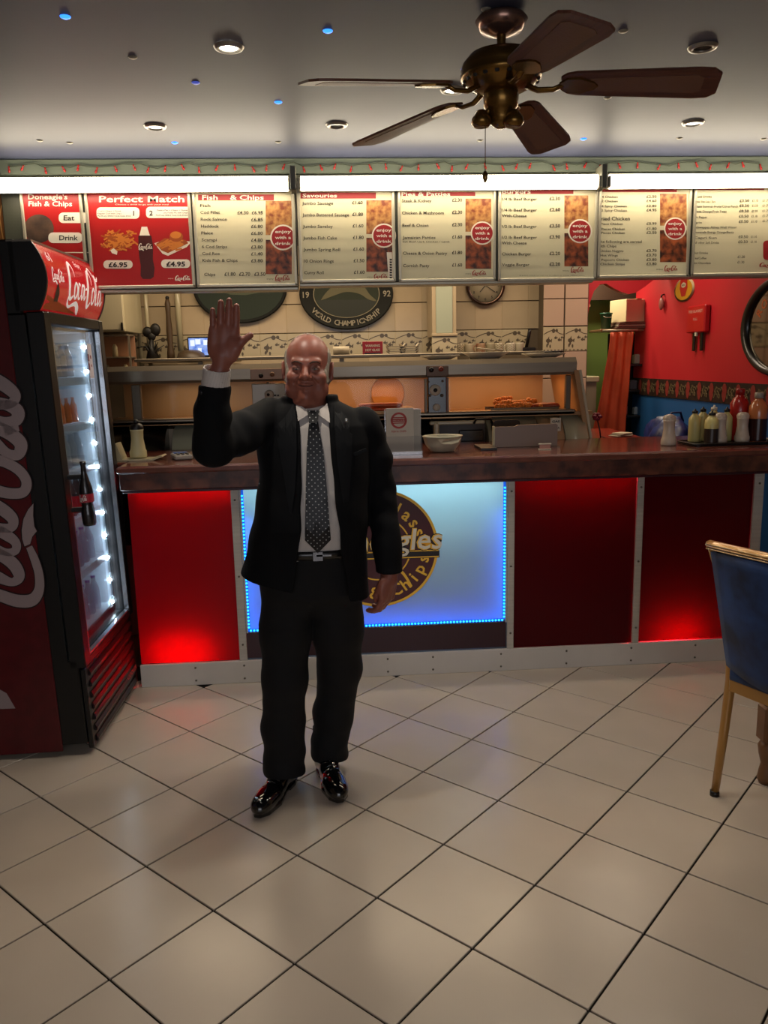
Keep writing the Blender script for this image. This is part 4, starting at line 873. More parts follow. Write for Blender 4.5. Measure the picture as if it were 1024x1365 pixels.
o = MB().lathe([(0, 0), (.10, .004), (.105, .010), (.07, .012), (0, .010)], n=28, axis='y').build('hanging_plate', mat('warm_plate', '#bb8a52', .35), None, (.375, 5.02, 1.375)); tag(o, 'round plate leaning against the back of the heated cabinet', 'plate')

# things on top of the range
def plate(name, label, cat, x, y, r, z=1.573, m=None, grp=None, h=.022):
    o = MB().lathe([(0, 0), (r*.55, 0), (r*.6, .004), (r, h), (r*.99, h+.004), (r*.6, .009), (0, .008)], n=32).build(name, m or mat('plate_white', '#b5a892', .3), None, (x, y, z)); return tag(o, label, cat, grp)
plate('oval_plate', 'flat pale serving plate on the range top above the brown knobs', 'plate', .66, 4.72, .115, grp='plates on the range top')
plate('serving_plate', 'shallow pale serving plate with tongs on the range top', 'plate', .93, 4.72, .135, h=.034, grp='plates on the range top')
plate('oval_plate', 'wide flat plate at the end of the range top by the doorway', 'plate', 1.28, 4.74, .13, grp='plates on the range top')
t = thing('tongs', 'metal serving tongs lying across the shallow plate', 'tongs', (.95, 4.68, 1.615)); 
for s in (-1, 1): MB().tube([(-.08, s*.004, .02), (0, s*.016, .008), (.07, s*.018, .002)], [.004, .005, .007], 6).build('tong_arm', m_ss, t)
t = thing('serving_knife', 'dark-handled serving knife on the wide flat plate', 'knife', (1.27, 4.70, 1.602)); MB().tube([(0, 0, 0), (.11, 0, .002)], .008, 8).build('handle', m_kb, t); MB().box((-.06, 0, 0), (.12, .018, .004), .001).build('knife_blade', m_ss, t)
lg = MB().box((0, 0, 0), (2.5, .34, .02), .004).build('rear_shelf', m_ssd, None, (.10, 5.16, 1.605)); tag(lg, 'long stainless rear shelf above the range top', 'shelf')
for x in (-.9, .0, .85): MB().box((x, .12, -.02), (.03, .03, .03)).build('shelf_foot', m_ss, lg)
t = thing('red_sign', 'small red sign with two white lines standing on the rear shelf', 'sign', aty(497, 471, 5.05)[:2]+(1.615,))
MB().box((0, 0, .038), (.125, .006, .078), .001).build('sign_board', mat('small_sign_red', '#b0141c', .4), t); MB().box((0, .02, .004), (.10, .05, .008)).build('stand', m_kb, t)
kp = Print('sign_text', m_wtext, t)
for i, s in enumerate(('WARNING', 'HOT GLASS')): text(s, lambda a, b: (a, -.0036, b), -.045, .045, .052-.026*i, .014, kp, .03)
for k, (u, y) in enumerate(((528, 5.08), (546, 5.10))):
    p = aty(u, 470, y); t = thing('foam_tray', 'pale foam tray stack wrapped on the rear shelf, ' + ('beside the red sign' if k == 0 else 'next to the white pillar'), 'foam tray', (p[0], p[1], 1.615), 0, 'foam trays on the rear shelf')
    for j in range(4): MB().prism([(-.045, 0), (.045, 0), (.062, .02), (.056, .02), (.042, .004), (-.042, .004), (-.056, .02), (-.062, .02)], -.05, .05).build('tray', mat('foam_white', '#b9ad97', .6), t, (random.uniform(-.004, .004), 0, j*.014))
p = aty(455, 472, 5.05); o = MB().tube([(-.05, 0, 0), (.05, 0, 0)], .026, 14).build('paper_roll', mat('roll_white', '#b8ab92', .6), None, (p[0], 5.05, 1.641)); tag(o, 'white paper roll on the rear shelf beside the man', 'paper roll')
# pillar box with tiled foot
pl = thing('pipe_casing', 'white boxed-in pipe casing with a patterned tile at its foot', 'pipe casing', (.815, 5.72, 1.56))
MB().box((0, .02, .6), (.165, .28, .86)).build('casing', mat('casing_cream', '#a8967a', .5), pl); MB().box((0, -.125, .37), (.115, .01, .36), .004).build('casing_panel', mat('casing_panel', '#9aa08e', .5), pl)
MB().box((0, -.13, .18), (.18, .03, .02), .004).build('ledge', mat('casing_cream', '#a8967a', .5), pl)
o = link('patterned_tile', ml, pl, (0, -.128, .085)); o.scale = (.9, 1, .98)

# wall shelf with mugs
sh = MB().box((0, 0, 0), (.66, .18, .035), .004).build('mug_shelf', mat('shelf_grey', '#6b5f4d', .4, .3), None, (1.19, 5.79, 1.585)); tag(sh, 'grey wall shelf carrying the row of mugs', 'shelf')
mugc = ['#b9aa8e', '#b3a488', '#a88b6c', '#9a8f74', '#b8ac94', '#c2b8a4', '#aca28c']
for k, (u, lab) in enumerate(((612, 'cream mug with a leafy print, first on the wall shelf by the casing'), (625, 'plain cream mug, second from the white casing'), (641, 'cream mug with a brown animal print on the wall shelf'), (654, 'brownish mug half hidden on the wall shelf'), (665, 'cream mug with small flowers on the wall shelf'), (681, 'white mug with dark polka dots on the wall shelf'), (692, 'pale mug next to the black knife block'))):
    p = aty(u, 466, 5.74); t = thing('mug', lab, 'mug', (p[0], 5.74, 1.603), 0, 'mugs on the wall shelf')
    m = mat('mug_%d' % k, mugc[k], .3, col2='#8a5c44' if k in (2,) else None, scale=25)
    MB().lathe([(0, 0), (.029, 0), (.032, .004), (.0335, .07), (.0335, .078), (.030, .078), (.029, .006), (0, .006)], n=20).build('cup', m, t)
    MB().tube([(-.032, -.004, .064), (-.048, -.008, .060), (-.053, -.01, .042), (-.046, -.008, .022), (-.032, -.004, .016)], .0045, 6).build('handle', m, t)
    if k in (0, 4, 5):
        d = MB()
        for a in range(7):
            for b in range(4):
                th = -2.7+a*.36; z = .015+b*.016+(a % 2)*.008; d.ball((.0335*math.cos(th), .0335*math.sin(th), z), .0032 if k == 5 else .004, 6, 4)
        d.build('dots', mat('mug_dots', '#4a4036' if k == 5 else '#8a7d5a', .5), t)
t = thing('knife_block', 'black knife block with an upright black handle at the end of the mug shelf', 'knife block', (1.435, 5.76, 1.603)); MB().box((0, 0, .022), (.11, .09, .044), .008).build('block', m_kb, t); MB().tube([(-.01, 0, .03), (.012, -.01, .15), (.016, -.01, .17)], [.011, .013, .011], 8).build('handle', m_kb, t)
# clock
p = aty(648, 380, 5.85); t = thing('wall_clock', 'round wall clock with a chrome rim, half hidden by the menu boards', 'clock', (p[0], 5.885, p[2]))
MB().lathe([(.118, -.03), (.128, -.038), (.140, -.03), (.142, 0), (.118, 0)], n=40, axis='y').build('rim', mat('clock_rim', '#5a463c', .2, .9), t)
MB().lathe([(0, -.012), (.119, -.012), (.119, 0), (0, 0)], n=40, axis='y').build('dial', mat('clock_dial', '#9c9078', .4), t)
hnd = MB(); 
for a, l, w_ in ((-2.3, .06, .005), (-.6, .085, .004)): hnd.box((l/2*math.cos(a), -.0175, l/2*math.sin(a)), (l, .002, w_), R=Matrix.Rotation(-a, 3, 'Y'))
hnd.build('hands', m_kb, t)
nk = Print('numerals', m_kb, t)
for h_ in range(12): a = PI/2-2*PI*(h_+1)/12; text(str(h_+1), lambda a_, b_: (a_, -.0125, b_), .095*math.cos(a), None, .095*math.sin(a), .018, nk, .01, 0, 0, 'c')
# oval fish plaques
def oval(label, u, v, rx, rz, kind):
    p = aty(u, v, 5.86); t = thing('oval_plaque', label, 'plaque', (p[0], 5.885, p[2]))
    MB().lathe([(0, -.022), (.93, -.022), (.96, -.03), (1.0, -.022), (1.0, 0), (0, 0)], n=56, axis='y').build('backing', mat('plaque_%s' % kind, '#151612' if kind == 'dark' else '#0e100d', .85), t)
    t.children[0].scale = (rx, 1, rz); f = lambda d: (lambda a, b: (a, -.0225-d, b))
    inn = Print('field', mat('plaque_field_%s' % kind, '#2a3024' if kind == 'dark' else '#263028', .8), t); inn.mb.flat(circ(0, 0, rx*(.70 if kind == 'dark' else .93), rz*(.66 if kind == 'dark' else .9), 48), f(.001))
    fi = Print('fish_picture', mat('plaque_fish_%s' % kind, '#5c563a' if kind == 'dark' else '#1e261e', .5), t)
    s = rx*.55; fi.mb.flat([q_[:2] for q_ in catmull([(-s, -.16*rz), (-s*.75, .08*rz), (-s*.3, .32*rz), (s*.2, .38*rz), (s*.65, .22*rz), (s*.9, -.02*rz), (s*1.15, -.20*rz), (s*.85, -.16*rz), (s*.5, .0), (0, .06*rz), (-s*.5, -.04*rz), (-s*.8, -.12*rz)], 4)], f(.002))
    if kind != 'dark':
        f2 = Print('fish_belly', mat('plaque_belly', '#454c38', .5), t); f2.mb.flat([(-s*.7, -.12*rz), (0, -.02*rz), (s*.8, .08*rz), (s*1.3, .0), (s*.9, -.14*rz), (s*.2, -.22*rz), (-s*.4, -.2*rz)], f(.0025))
    else:
        sea = Print('sea', mat('plaque_sea', '#23261c', .5), t); sea.mb.flat([(rx*.66*math.cos(a), rz*.64*math.sin(a)) for a in [PI*1.08+PI*.84*i/16 for i in range(17)]], f(.0018))
        rim = Print('inner_rim', mat('plaque_rim', '#7d745c', .4), t)
        for k in range(48):
            a, b = 2*PI*k/48, 2*PI*(k+1)/48
            rim.mb.flat([(rx*.69*math.cos(a), rz*.65*math.sin(a)), (rx*.71*math.cos(a), rz*.67*math.sin(a)), (rx*.71*math.cos(b), rz*.67*math.sin(b)), (rx*.69*math.cos(b), rz*.65*math.sin(b))], f(.003))
        le = Print('lettering', mat('plaque_letters', '#8d8470', .4), t); s = 'WORLD CHAMPIONSHIP'
        for i, ch in enumerate(s):
            if ch == ' ': continue
            a = math.radians(213+(i+.5)*(327-213)/len(s)); x, z = rx*.83*math.cos(a), rz*.82*math.sin(a); tn = math.atan2(rz*math.cos(a), -rx*math.sin(a)); text(ch, f(.003), x, None, z, .036, le, .02, 0, tn, 'c')
        for s, x in (('19', -rx*.86), ('92', rx*.86)): text(s, f(.003), x, None, .0, .04, le, .02, 0, 0, 'c')
    return t
oval('large green oval fish plaque behind the raised hand', 320, 383, .327, .245, 'green')
oval('large dark oval plaque lettered WORLD CHAMPIONSHIP above the man', 462, 392, .332, .245, 'dark')
# kitchen corner behind the fridge side
m_cl = mat('clutter_black', '#15120f', .5)
cs = MB().box((0, 0, 0), (.66, .22, .02), .003).build('corner_shelf', mat('corner_shelf', '#7c6a52', .5), None, (-.93, 5.76, 1.60)); tag(cs, 'brown corner shelf under the security screen', 'shelf')
p = aty(270, 463, 5.74); t = thing('security_monitor', 'small black security screen showing a blue-white four-way picture', 'monitor', (p[0], 5.74, 1.611))
MB().box((0, 0, .085), (.20, .02, .135), .006).build('bezel', m_cl, t); MB().box((0, .01, .012), (.08, .06, .022), .006).build('stand', m_cl, t)
MB().box((0, -.0105, .085), (.182, .002, .115)).build('screen', mat('monitor_screen', '#203a80', .3, col2='#9fb8d8', scale=26, emit=(.10, .22, .7), strength=.9), t)
scp = Print('screen_tiles', mat('screen_white', '#cfe0ff', .4, emit=(.6, .75, 1), strength=.7), t)
for (a, b, c_, d) in ((-.08, .09, -.05, .13), (-.045, .10, -.01, .135), (.01, .095, .05, .13), (-.03, .035, -.005, .075), (.06, .1, .085, .12), (-.08, .05, -.045, .06)): scp.mb.flat([(a, b), (c_, b), (c_, d), (a, d)], lambda x, y: (x, -.0125, y))
t = thing('black_ornament', 'black heart-shaped ornament on a dark stand on the corner shelf', 'ornament', (-1.19, 5.73, 1.611))
mb = MB(); mb.ball((-.025, 0, .19), .036, 10, 8, (1, .6, 1)).ball((.028, 0, .205), .036, 10, 8, (1, .6, 1.2)).ball((0, 0, .16), .03, 10, 8, (1, .6, 1)); mb.build('heart', m_cl, t)
MB().tube([(0, 0, .01), (-.01, 0, .08), (0, 0, .15)], [.05, .02, .012], 8).build('stand', m_cl, t)
rr = random.Random(9); mb = MB()
for i in range(11): a = rr.uniform(-1.1, 1.1); mb.tube([(0, 0, .02), (.05*math.sin(a), rr.uniform(-.03, .03), .05+rr.random()*.05), (.11*math.sin(a), rr.uniform(-.05, .05), .04+.09*abs(math.cos(a)))], [.008, .006, .002], 5)
mb.build('wire_sprays', m_cl, t)
t = thing('pepper_mill', 'tall brown pepper mill standing on the corner shelf', 'pepper mill', (-1.08, 5.80, 1.611)); MB().lathe([(0, 0), (.028, 0), (.026, .05), (.018, .1), (.022, .2), (.016, .3), (.02, .38), (.012, .41), (0, .415)], n=14).build('mill_body', mat('mill_brown', '#4a3826', .5), t); MB().ball((0, 0, .42), .014, 8, 6).build('knob', m_cl, t)
t = thing('covered_dish', 'low dark domed dish on the corner shelf beside the screen', 'dish', (-.93, 5.74, 1.611)); MB().lathe([(0, 0), (.12, 0), (.125, .012), (0, .014)], n=24).build('dish_base', m_cl, t); MB().lathe([(.10, .014), (.09, .04), (.06, .06), (0, .068)], n=24).build('dome', mat('dome_brown', '#4b3d2e', .4), t)
t = thing('wall_cabinet', 'cream wall cabinet between the fridge and the tiled wall', 'cabinet', (-1.36, 5.45, 1.80)); MB().box((0, .1, .25), (.20, .5, .52), .004).build('carcass', m_cream, t); MB().box((0, -.155, .25), (.19, .012, .50), .003).build('door', mat('cabinet_door', '#b9ae92', .4), t); MB().box((.085, -.165, .02), (.012, .012, .05)).build('handle', m_kb, t)
t = thing('glass_cabinet', 'narrow lit glass cabinet below the cream wall cabinet', 'cabinet', (-1.37, 5.35, 1.50)); MB().box((0, .18, .13), (.22, .02, .28)).build('back', mat('pink_lit_back', '#a0755a', .5), t)  # pink light on the cabinet back is put into its colour
for z in (.0, .13, .27): MB().box((0, .09, z), (.22, .18, .01), .002).build('shelf', m_ss, t)
MB().box((.11, .02, .13), (.012, .012, .28)).build('post', m_ss, t)
MB().box((0, 0, .13), (.20, .004, .26)).build('glass', glassmat('cabinet_glass'), t)
for i, x in enumerate((-.06, .0, .06)): MB().lathe([(0, 0), (.018, 0), (.018, .06), (.008, .08), (0, .08)], n=10).build('jar', m_cream, t, (x, .09, .006+.13*(i % 2)))
for x, z in ((-1.29, 1.95), (-1.23, 1.95)): tag(MB().tube([(0, 0, -.4), (0, 0, .4)], .014, 8).build('pipe', m_cream, None, (x, 5.82, z-.05)), 'cream vertical pipe on the tiled wall near the ' + ('cream wall cabinet' if x < -1.27 else 'black ornament'), 'pipe')
tag(MB().tube([(0, 0, -.3), (0, 0, .3)], .020, 8).build('pipe', m_cream, None, (-1.02, 5.86, 1.97)), 'thick cream vertical pipe rising behind the pepper mill', 'pipe')

# ------------------------------------------------------------------ things on the red side wall and by the archway
p = atx(911, 386, 2.45); t = thing('round_sign', 'round yellow sticker with a red ketchup bottle on the red wall', 'sign', (2.458, p[1], p[2]))
RS = .082; fx = lambda d: (lambda a, b: (-.006-d, -a, b))
MB().lathe([(0, -.004), (1, -.004), (1, 0), (0, 0)], n=36, axis='x').build('disc', mat('sign_cream', '#c9b48a', .4), t); t.children[0].scale = (1, .155, RS*.98)
a_ = Print('yellow_field', mat('sign_yellow', '#b8861a', .4), t); a_.mb.flat(circ(0, 0, .132, RS*.84, 32), fx(0))
a_ = Print('bottle_print', mat('sign_bottle', '#a01c18', .4), t); a_.mb.flat([(-.055, .05), (-.055, .075), (.055, .075), (.055, .05), (.06, .01), (.03, -.045), (-.03, -.045), (-.06, .01)], fx(.0008))
a_ = Print('label_print', mat('sign_label', '#b9ad92', .4), t); a_.mb.flat(circ(0, .03, .036, .018, 16), fx(.0016)); a_ = Print('label_writing', m_kb, t); text('HEINZ', fx(.0022), -.026, .026, .03, .011, a_, .01)
p = atx(930, 426, 2.45); t = thing('fire_blanket', 'red fire blanket case with two black pull straps on the red wall', 'fire blanket', (2.458, 5.235, 1.80))
MB().box((-.02, 0, 0), (.04, .26, .175), .008).build('case', mat('blanket_red', '#b0161c', .35), t)
for dy in (.055, -.055): MB().box((-.016, dy, -.145), (.012, .03, .12), .003).build('strap', m_kb, t)
MB().box((-.03, 0, -.095), (.012, .025, .03), .002).build('toggle', m_dial, t)
a_ = Print('case_lettering', mat('case_white', '#c98f86', .4), t); text('FIRE BLANKET', lambda a, b: (-.0405, -a, b), -.10, .10, .05, .018, a_, .02); text('PULL', lambda a, b: (-.0405, -a, b), -.03, .03, .0, .016, a_, .02)
p = atx(884, 402, 2.45); t = thing('wall_ornament', 'small pale teardrop ornament hooked on the red wall', 'ornament', (2.458, p[1], p[2])); MB().ball((-.02, 0, -.015), .03, 10, 8, (.5, 1, 1.5)).build('drop', mat('hook_pink', '#8c4a44', .4), t); MB().tube([(0, 0, .05), (-.02, 0, .045), (-.02, 0, .03)], .006, 6).build('hook', m_kb, t)
# large oval pub mirror
t = thing('oval_mirror', 'large oval mirror in a black frame with orange lettering on the red wall', 'mirror', (2.458, 4.26, 1.715))
mr = MB(); n = 56; ry_, rz_ = .40, .27
V = []; F = []
for k in range(n):
    a = 2*PI*k/n; 
    for (q_, dx) in ((1.0, 0), (1.0, -.03), (.95, -.04), (.87, -.03), (.86, -.012)): V.append((dx, ry_*q_*math.cos(a), rz_*q_*math.sin(a)))
for k in range(n):
    for j in range(4): F.append((k*5+j, k*5+j+1, ((k+1) % n)*5+j+1, ((k+1) % n)*5+j))
mr.add(V, F, True); mr.build('frame', mat('mirror_frame', '#0f0b09', .35, coat=.3), t)
g_ = MB(); g_.prism([(ry_*.87*math.cos(2*PI*k/48), rz_*.87*math.sin(2*PI*k/48)) for k in range(48)], -.012, -.008, 'yz'); g_.build('glass', mat('mirror_glass', '#8a8478', .06, 1.0), t)
a_ = Print('mirror_lettering', mat('mirror_orange', '#b0582a', .4), t)
for i, ch in enumerate('ROCK'): a = math.radians(152-i*17); text(ch, lambda a2, b2: (-.0128, -a2, b2), -(-ry_*.66*math.cos(a))*1.0 if 0 else ry_*.66*math.cos(a), None, rz_*.66*math.sin(a), .05, a_, .03, 0, a-PI/2, 'c')
# archway contents
t = thing('orange_curtain', 'long orange fabric hanging in the archway', 'curtain', (aty(826, 500, 6.05)[0]-.02, 6.05, 0)); mb = MB(); V = []; F = []
for j in range(22):
    z = .95+(1.75-.95)*j/21; wdt = .17+.09*(1-j/21)**1.6; x0 = .03-.085*(1-j/21)**1.2
    for i in range(25): s = i/24; V.append((x0-wdt/2+wdt*s, .010*math.sin(s*17+j*.05)+.006*math.sin(j*.6+s*5), z))
for j in range(21):
    for i in range(24): F.append((j*25+i, j*25+i+1, j*25+i+26, j*25+i+25))
mb.add(V, F, True); o = mb.build('cloth', mat('orange_cloth', '#b4411a', .7, noise=.15, scale=10), t); md = o.modifiers.new('thick', 'SOLIDIFY'); md.thickness = .004
MB().tube([(-.12, 0, 1.762), (.15, 0, 1.762)], .008, 8).build('rail', m_ss, t)
t = thing('storage_shelf', 'dark tall storage unit full of odds and ends behind the curtain', 'shelving', (2.40, 6.35, 0))
MB().box((.05, .14, 1.25), (.34, .02, 1.0)).build('back', m_dark, t)
for z in (1.1, 1.3, 1.5, 1.77): MB().box((0 if z > 1.7 else .05, 0, z), (.56 if z > 1.7 else .34, .28, .018), .003).build('shelf', m_brass2 if z > 1.7 else m_kb, t)
for k, (x, z, s, c_) in enumerate(((-.10, 1.309, .05, '#a8a090'), (.02, 1.309, .06, '#3a3a44'), (-.05, 1.109, .06, '#a05a50'), (.06, 1.109, .05, '#7a8a98'), (-.08, 1.509, .05, '#7c3a2a'), (.05, 1.509, .06, '#8a8478'))):
    o = MB().box((0, 0, s*.6), (s, s, s*1.2), .006).box((0, 0, s*1.22), (s*.5, s*.5, s*.1)).build('small_box', mat('odd_%d' % k, c_, .6), None, (2.40+x, 6.30, z)); tag(o, ['small grey-white carton on the middle shelf of the dark unit', 'small navy carton on the middle shelf of the dark unit', 'small pink carton low in the dark unit', 'small grey-blue carton low in the dark unit', 'small brown carton high in the dark unit', 'small stone-coloured carton high in the dark unit'][k], 'box', 'cartons in the dark storage unit')
p = aty(842, 418, 6.25); t = thing('cardboard_box', 'cream cardboard box on top of the dark storage unit', 'box', (2.38, 6.30, 1.83), .25); MB().box((0, 0, .085), (.22, .22, .17), .003).build('carton', mat('carton_cream', '#c4b28e', .6), t); MB().box((0, 0, .172), (.04, .24, .004)).build('tape', mat('tape_brown', '#8a6c44', .4), t)
for k in range(3): tag(MB().box((0, 0, 0), (.28-.02*k, .24, .014), .003).build('folded_sheet', mat('folded_%d' % (k % 2), ('#5c4034', '#8c7c6c')[k % 2], .6), None, (2.375, 6.30, 1.787+.016*k)), 'folded cloth under the cream cardboard box', 'cloth', 'folded cloths under the cardboard box')
t = thing('green_bucket', 'dark green plastic bucket beside the cardboard box', 'bucket', (2.185, 6.28, 1.782)); MB().lathe([(0, 0), (.036, 0), (.044, .11), (.048, .11), (.048, .122), (.042, .122), (.034, .006), (0, .006)], n=22).build('pail', mat('bucket_green', '#0f4a34', .45), t); MB().tube([(-.045, 0, .115), (-.02, -.048, .085), (.02, -.048, .085), (.045, 0, .115)], .003, 6).build('handle', m_ss, t)
t = thing('white_worktop', 'pale worktop against the green wall beyond the archway', 'worktop', (1.97, 6.35, 0)); MB().box((0, 0, 1.40), (.30, .30, .045), .006).build('slab', m_cream, t); MB().box((0, .02, .69), (.28, .26, 1.38)).build('cabinet_front', mat('grey_cream', '#9a8f74', .5), t)
sc_ = thing('side_counter', 'low red-brown side counter between the range and the red wall', 'counter', (1.93, 5.15, 0)); MB().add([(-.33, -.55, 1.035), (.02, -.55, 1.035), (.06, -.42, 1.035), (.10, .55, 1.035), (-.28, .55, 1.035), (-.33, -.55, 1.06), (.02, -.55, 1.06), (.06, -.42, 1.06), (.10, .55, 1.06), (-.28, .55, 1.06)], [(4, 3, 2, 1, 0), (5, 6, 7, 8, 9), (0, 1, 6, 5), (1, 2, 7, 6), (2, 3, 8, 7), (3, 4, 9, 8), (4, 0, 5, 9)]).build('slab', mat('side_counter_red', '#8a2c1c', .25, noise=.2, scale=10, coat=.3), sc_); MB().box((-.12, .02, .515), (.34, 1.0, 1.03)).build('cabinet', m_dark, sc_)
p = atz(810, 577, 1.062); t = thing('folded_napkins', 'crumpled folded paper on the low side counter', 'paper', (p[0], p[1]-.25, 1.061), .4)
for k in range(3): MB().box((.01*k, .004*k, .006+.007*k), (.13-.015*k, .09, .005), .002, Matrix.Rotation(.12*k, 3, 'Z')).build('paper_sheet', mat('paper_%d' % k, ('#a89c88', '#8c8070', '#b5a890')[k], .7), t)
t = thing('patterned_bag', 'crumpled dark blue bag with yellow and white pattern by the blue wall', 'bag', (2.28, 5.25, .70)); rr = random.Random(11); mb = MB(); V = []; F = []
for j in range(15):
    ph = PI*j/14
    for i in range(24):
        a = 2*PI*i/24; r = 1+.14*math.sin(5*a+3*ph)*math.sin(ph)+rr.uniform(-.05, .05); V.append((.15*r*math.sin(ph)*math.cos(a), .25*r*math.sin(ph)*math.sin(a), .24+.23*r*math.cos(ph)))
for j in range(14):
    for i in range(24): F.append((j*24+i, j*24+(i+1) % 24, (j+1)*24+(i+1) % 24, (j+1)*24+i))
mb.add(V, F, True); mb.build('bag_body', mat('bag_print', '#141a4a', .4, col2='#1c2c6a', scale=14), t); MB().tube([(-.05, -.1, .44), (-.03, -.1, .50), (.03, -.1, .50), (.05, -.1, .44)], .008, 6).build('bag_handle', mat('bag_navy', '#141a4a', .5), t)
bs = thing('bag_stand', 'dark stool under the patterned bag by the blue wall', 'stool', (2.26, 5.25, 0)); MB().box((0, 0, .68), (.30, .34, .04), .01).build('seat', m_dark, bs)
for sx in (-1, 1):
    for sy in (-1, 1): MB().box((sx*.12, sy*.14, .33), (.03, .03, .66)).build('leg', m_dark, bs)
p = aty(735, 545, 4.5); t = thing('flower_sprig', 'small red artificial flower sprig at the end of the range', 'flowers', (1.60, 4.62, 1.061)); MB().tube([(0, 0, 0), (-.01, 0, .08), (-.03, 0, .16)], .004, 6).tube([(-.005, 0, .05), (.05, -.02, .03)], .003, 6).build('stem', m_kb, t)
for i in range(6): MB().ball((0, 0, 0), .016, 8, 6, (1, 1, .7)).build('petal', mat('petal_red', '#7c1a2c', .5), t, (-.03+.018*math.cos(i), .014*math.sin(i*1.3), .165+.014*math.sin(i)))

# ------------------------------------------------------------------ things on the counter
CT = 1.121
m_shk = mat('shaker_white', '#b0a090', .3); m_cap = mat('cap_black', '#0d0b0a', .4); m_yel = mat('bottle_cream', '#b8ab6e', .35)
def shaker(label, x, y, h=.155, m=None, kcol=None, name='shaker'):
    t = thing(name, label, 'shaker', (x, y, CT)); s = h/.155
    MB().lathe([(0, 0), (.036*s, 0), (.038*s, .006*s), (.038*s, .028*s), (.034*s, .036*s), (.027*s, .085*s), (.0285*s, .12*s), (.031*s, .128*s), (0, .128*s)], n=24).build('body', m or m_shk, t)
    MB().lathe([(.031*s, .128*s), (.0315*s, .138*s), (.026*s, .150*s), (.012*s, .156*s), (0, .157*s)], n=24).build('top', kcol or m_shk, t); return t
shaker('white waisted salt shaker standing by itself beside the sauce tray', 1.725, 3.97)
ty = MB().prism(rrect(-.225, -.10, .225, .10, .03), 0, .006, 'xy'); t = thing('sauce_tray', 'black tray under the sauce bottles and shakers on the counter', 'tray', (2.035, 3.975, CT+.0005), .05)
ty.build('tray_base', m_cap, t); rr2 = rrect(-.225, -.10, .225, .10, .03); MB().tube([(a, b, .010) for a, b in rr2]+[(rr2[0][0], rr2[0][1], .010)], .005, 6, False).build('rim', m_cap, t)
CT0 = CT; CT = CT+.0075
for (lab, x, y) in (('white waisted shaker on the tray behind the dark sauce pot', 1.985, 3.955), ('white waisted shaker on the tray next to the vinegar bottle', 2.105, 3.96)): shaker(lab, x, y, .15)
def bottle(label, x, y, h, r, mb_, mc, kind='squeeze', liquid=None):
    t = thing('sauce_bottle', label, 'bottle', (x, y, CT)); q = h
    MB().lathe([(0, 0), (r*.94, 0), (r, .006), (r, q*.55), (r*.98, q*.70), (r*.62, q*.80), (r*.42, q*.83), (r*.42, q*.86), (0, q*.86)], n=24).build('body', mb_, t)
    MB().lathe([(0, q*.86), (r*.5, q*.86), (r*.5, q*.93), (r*.2, q*.95), (r*.12, q), (0, q)] if kind == 'squeeze' else [(0, q*.86), (r*.48, q*.86), (r*.48, q*.96), (r*.42, q*.97), (0, q*.97)], n=18).build('cap', mc, t)
    if liquid: MB().lathe([(r*1.012, .004), (r*1.012, q*.46)], n=24).build('dark_label', liquid, t)
    return t
bottle('cream squeeze bottle with black cap at the corner of the sauce tray', 1.885, 4.03, .17, .030, m_yel, m_cap)
bottle('cream squeeze bottle with black cap behind the dark sauce pot', 1.935, 4.045, .178, .030, m_yel, m_cap)
bottle('cream squeeze bottle with a white nozzle cap at the back of the tray', 1.995, 4.05, .185, .032, m_yel, mat('cap_cream', '#c9bfae', .4))
bottle('cream squeeze bottle with black cap between the two white tray shakers', 2.055, 4.03, .175, .029, m_yel, m_cap)
bottle('clear squeeze bottle of dark brown sauce at the front of the tray', 1.925, 3.925, .165, .034, m_yel, m_cap, liquid=mat('brown_sauce', '#2c2018', .3))
bottle('tall red ketchup bottle at the back of the sauce tray', 2.125, 4.04, .275, .047, mat('ketchup_red', '#a01a14', .3, coat=.3), mat('cap_dark_red', '#8c1414', .4), 'flat')
bottle('large clear vinegar bottle half full of brown vinegar with white cap', 2.185, 3.965, .255, .046, mat('vinegar_clear', '#b0663a', .2, coat=.4), mat('cap_grey', '#9a8f80', .4), 'flat', mat('vinegar_brown', '#2a0f0a', .2))
CT = CT0
tag(MB().lathe([(0, 0), (.05, .002), (.062, .010), (.058, .011), (0, .006)], n=24).build('saucer', m_shk, None, (2.185-.0+.10, 4.04, CT)), 'small white saucer at the far end of the sauce tray', 'saucer')
# leaflet holder
t = thing('leaflet_holder', 'clear leaflet holder with red-printed menus on the counter beside the man', 'leaflet holder', (.365, 3.90, CT), .03)
m_clr = glassmat('clear_acrylic', (.96, .96, .96), .25, .03)
MB().box((0, .03, .11), (.178, .004, .22)).build('back_plate', m_clr, t); MB().box((0, -.012, .045), (.178, .003, .09)).build('front_pocket', m_clr, t); MB().box((0, .01, .003), (.178, .05, .006)).build('base', m_clr, t)
for s in (-1, 1): MB().box((s*.088, .01, .045), (.003, .045, .09)).build('side', m_clr, t)
lf = MB().box((-.016, .017, .117), (.135, .012, .215), .001, Matrix.Rotation(.05, 3, 'X')).build('leaflets', mat('leaflet_paper', '#a29a90', .6), t); MB().box((.062, .022, .112), (.05, .008, .21), .001).build('leaflets', mat('leaflet_grey', '#8f8a82', .6), t)
lp_ = Print('leaflet_print', mat('leaflet_red', '#8c2c2c', .5), t); ff = lambda a, b: (a-.022, .0105-.05*(b-.117), b)
ringpoly(lp_.mb, 0, .165, .030, .040, ff, 36)
for k in range(4): lp_.mb.flat([(-.036, .150+k*.009), (.036, .150+k*.009), (.036, .155+k*.009), (-.036, .155+k*.009)], ff)
text('DONEAGLES', ff, -.04, .04, .168, .012, lp_, .04); text('FISH & CHIPS', ff, -.036, .036, .112, .009, lp_, .02)
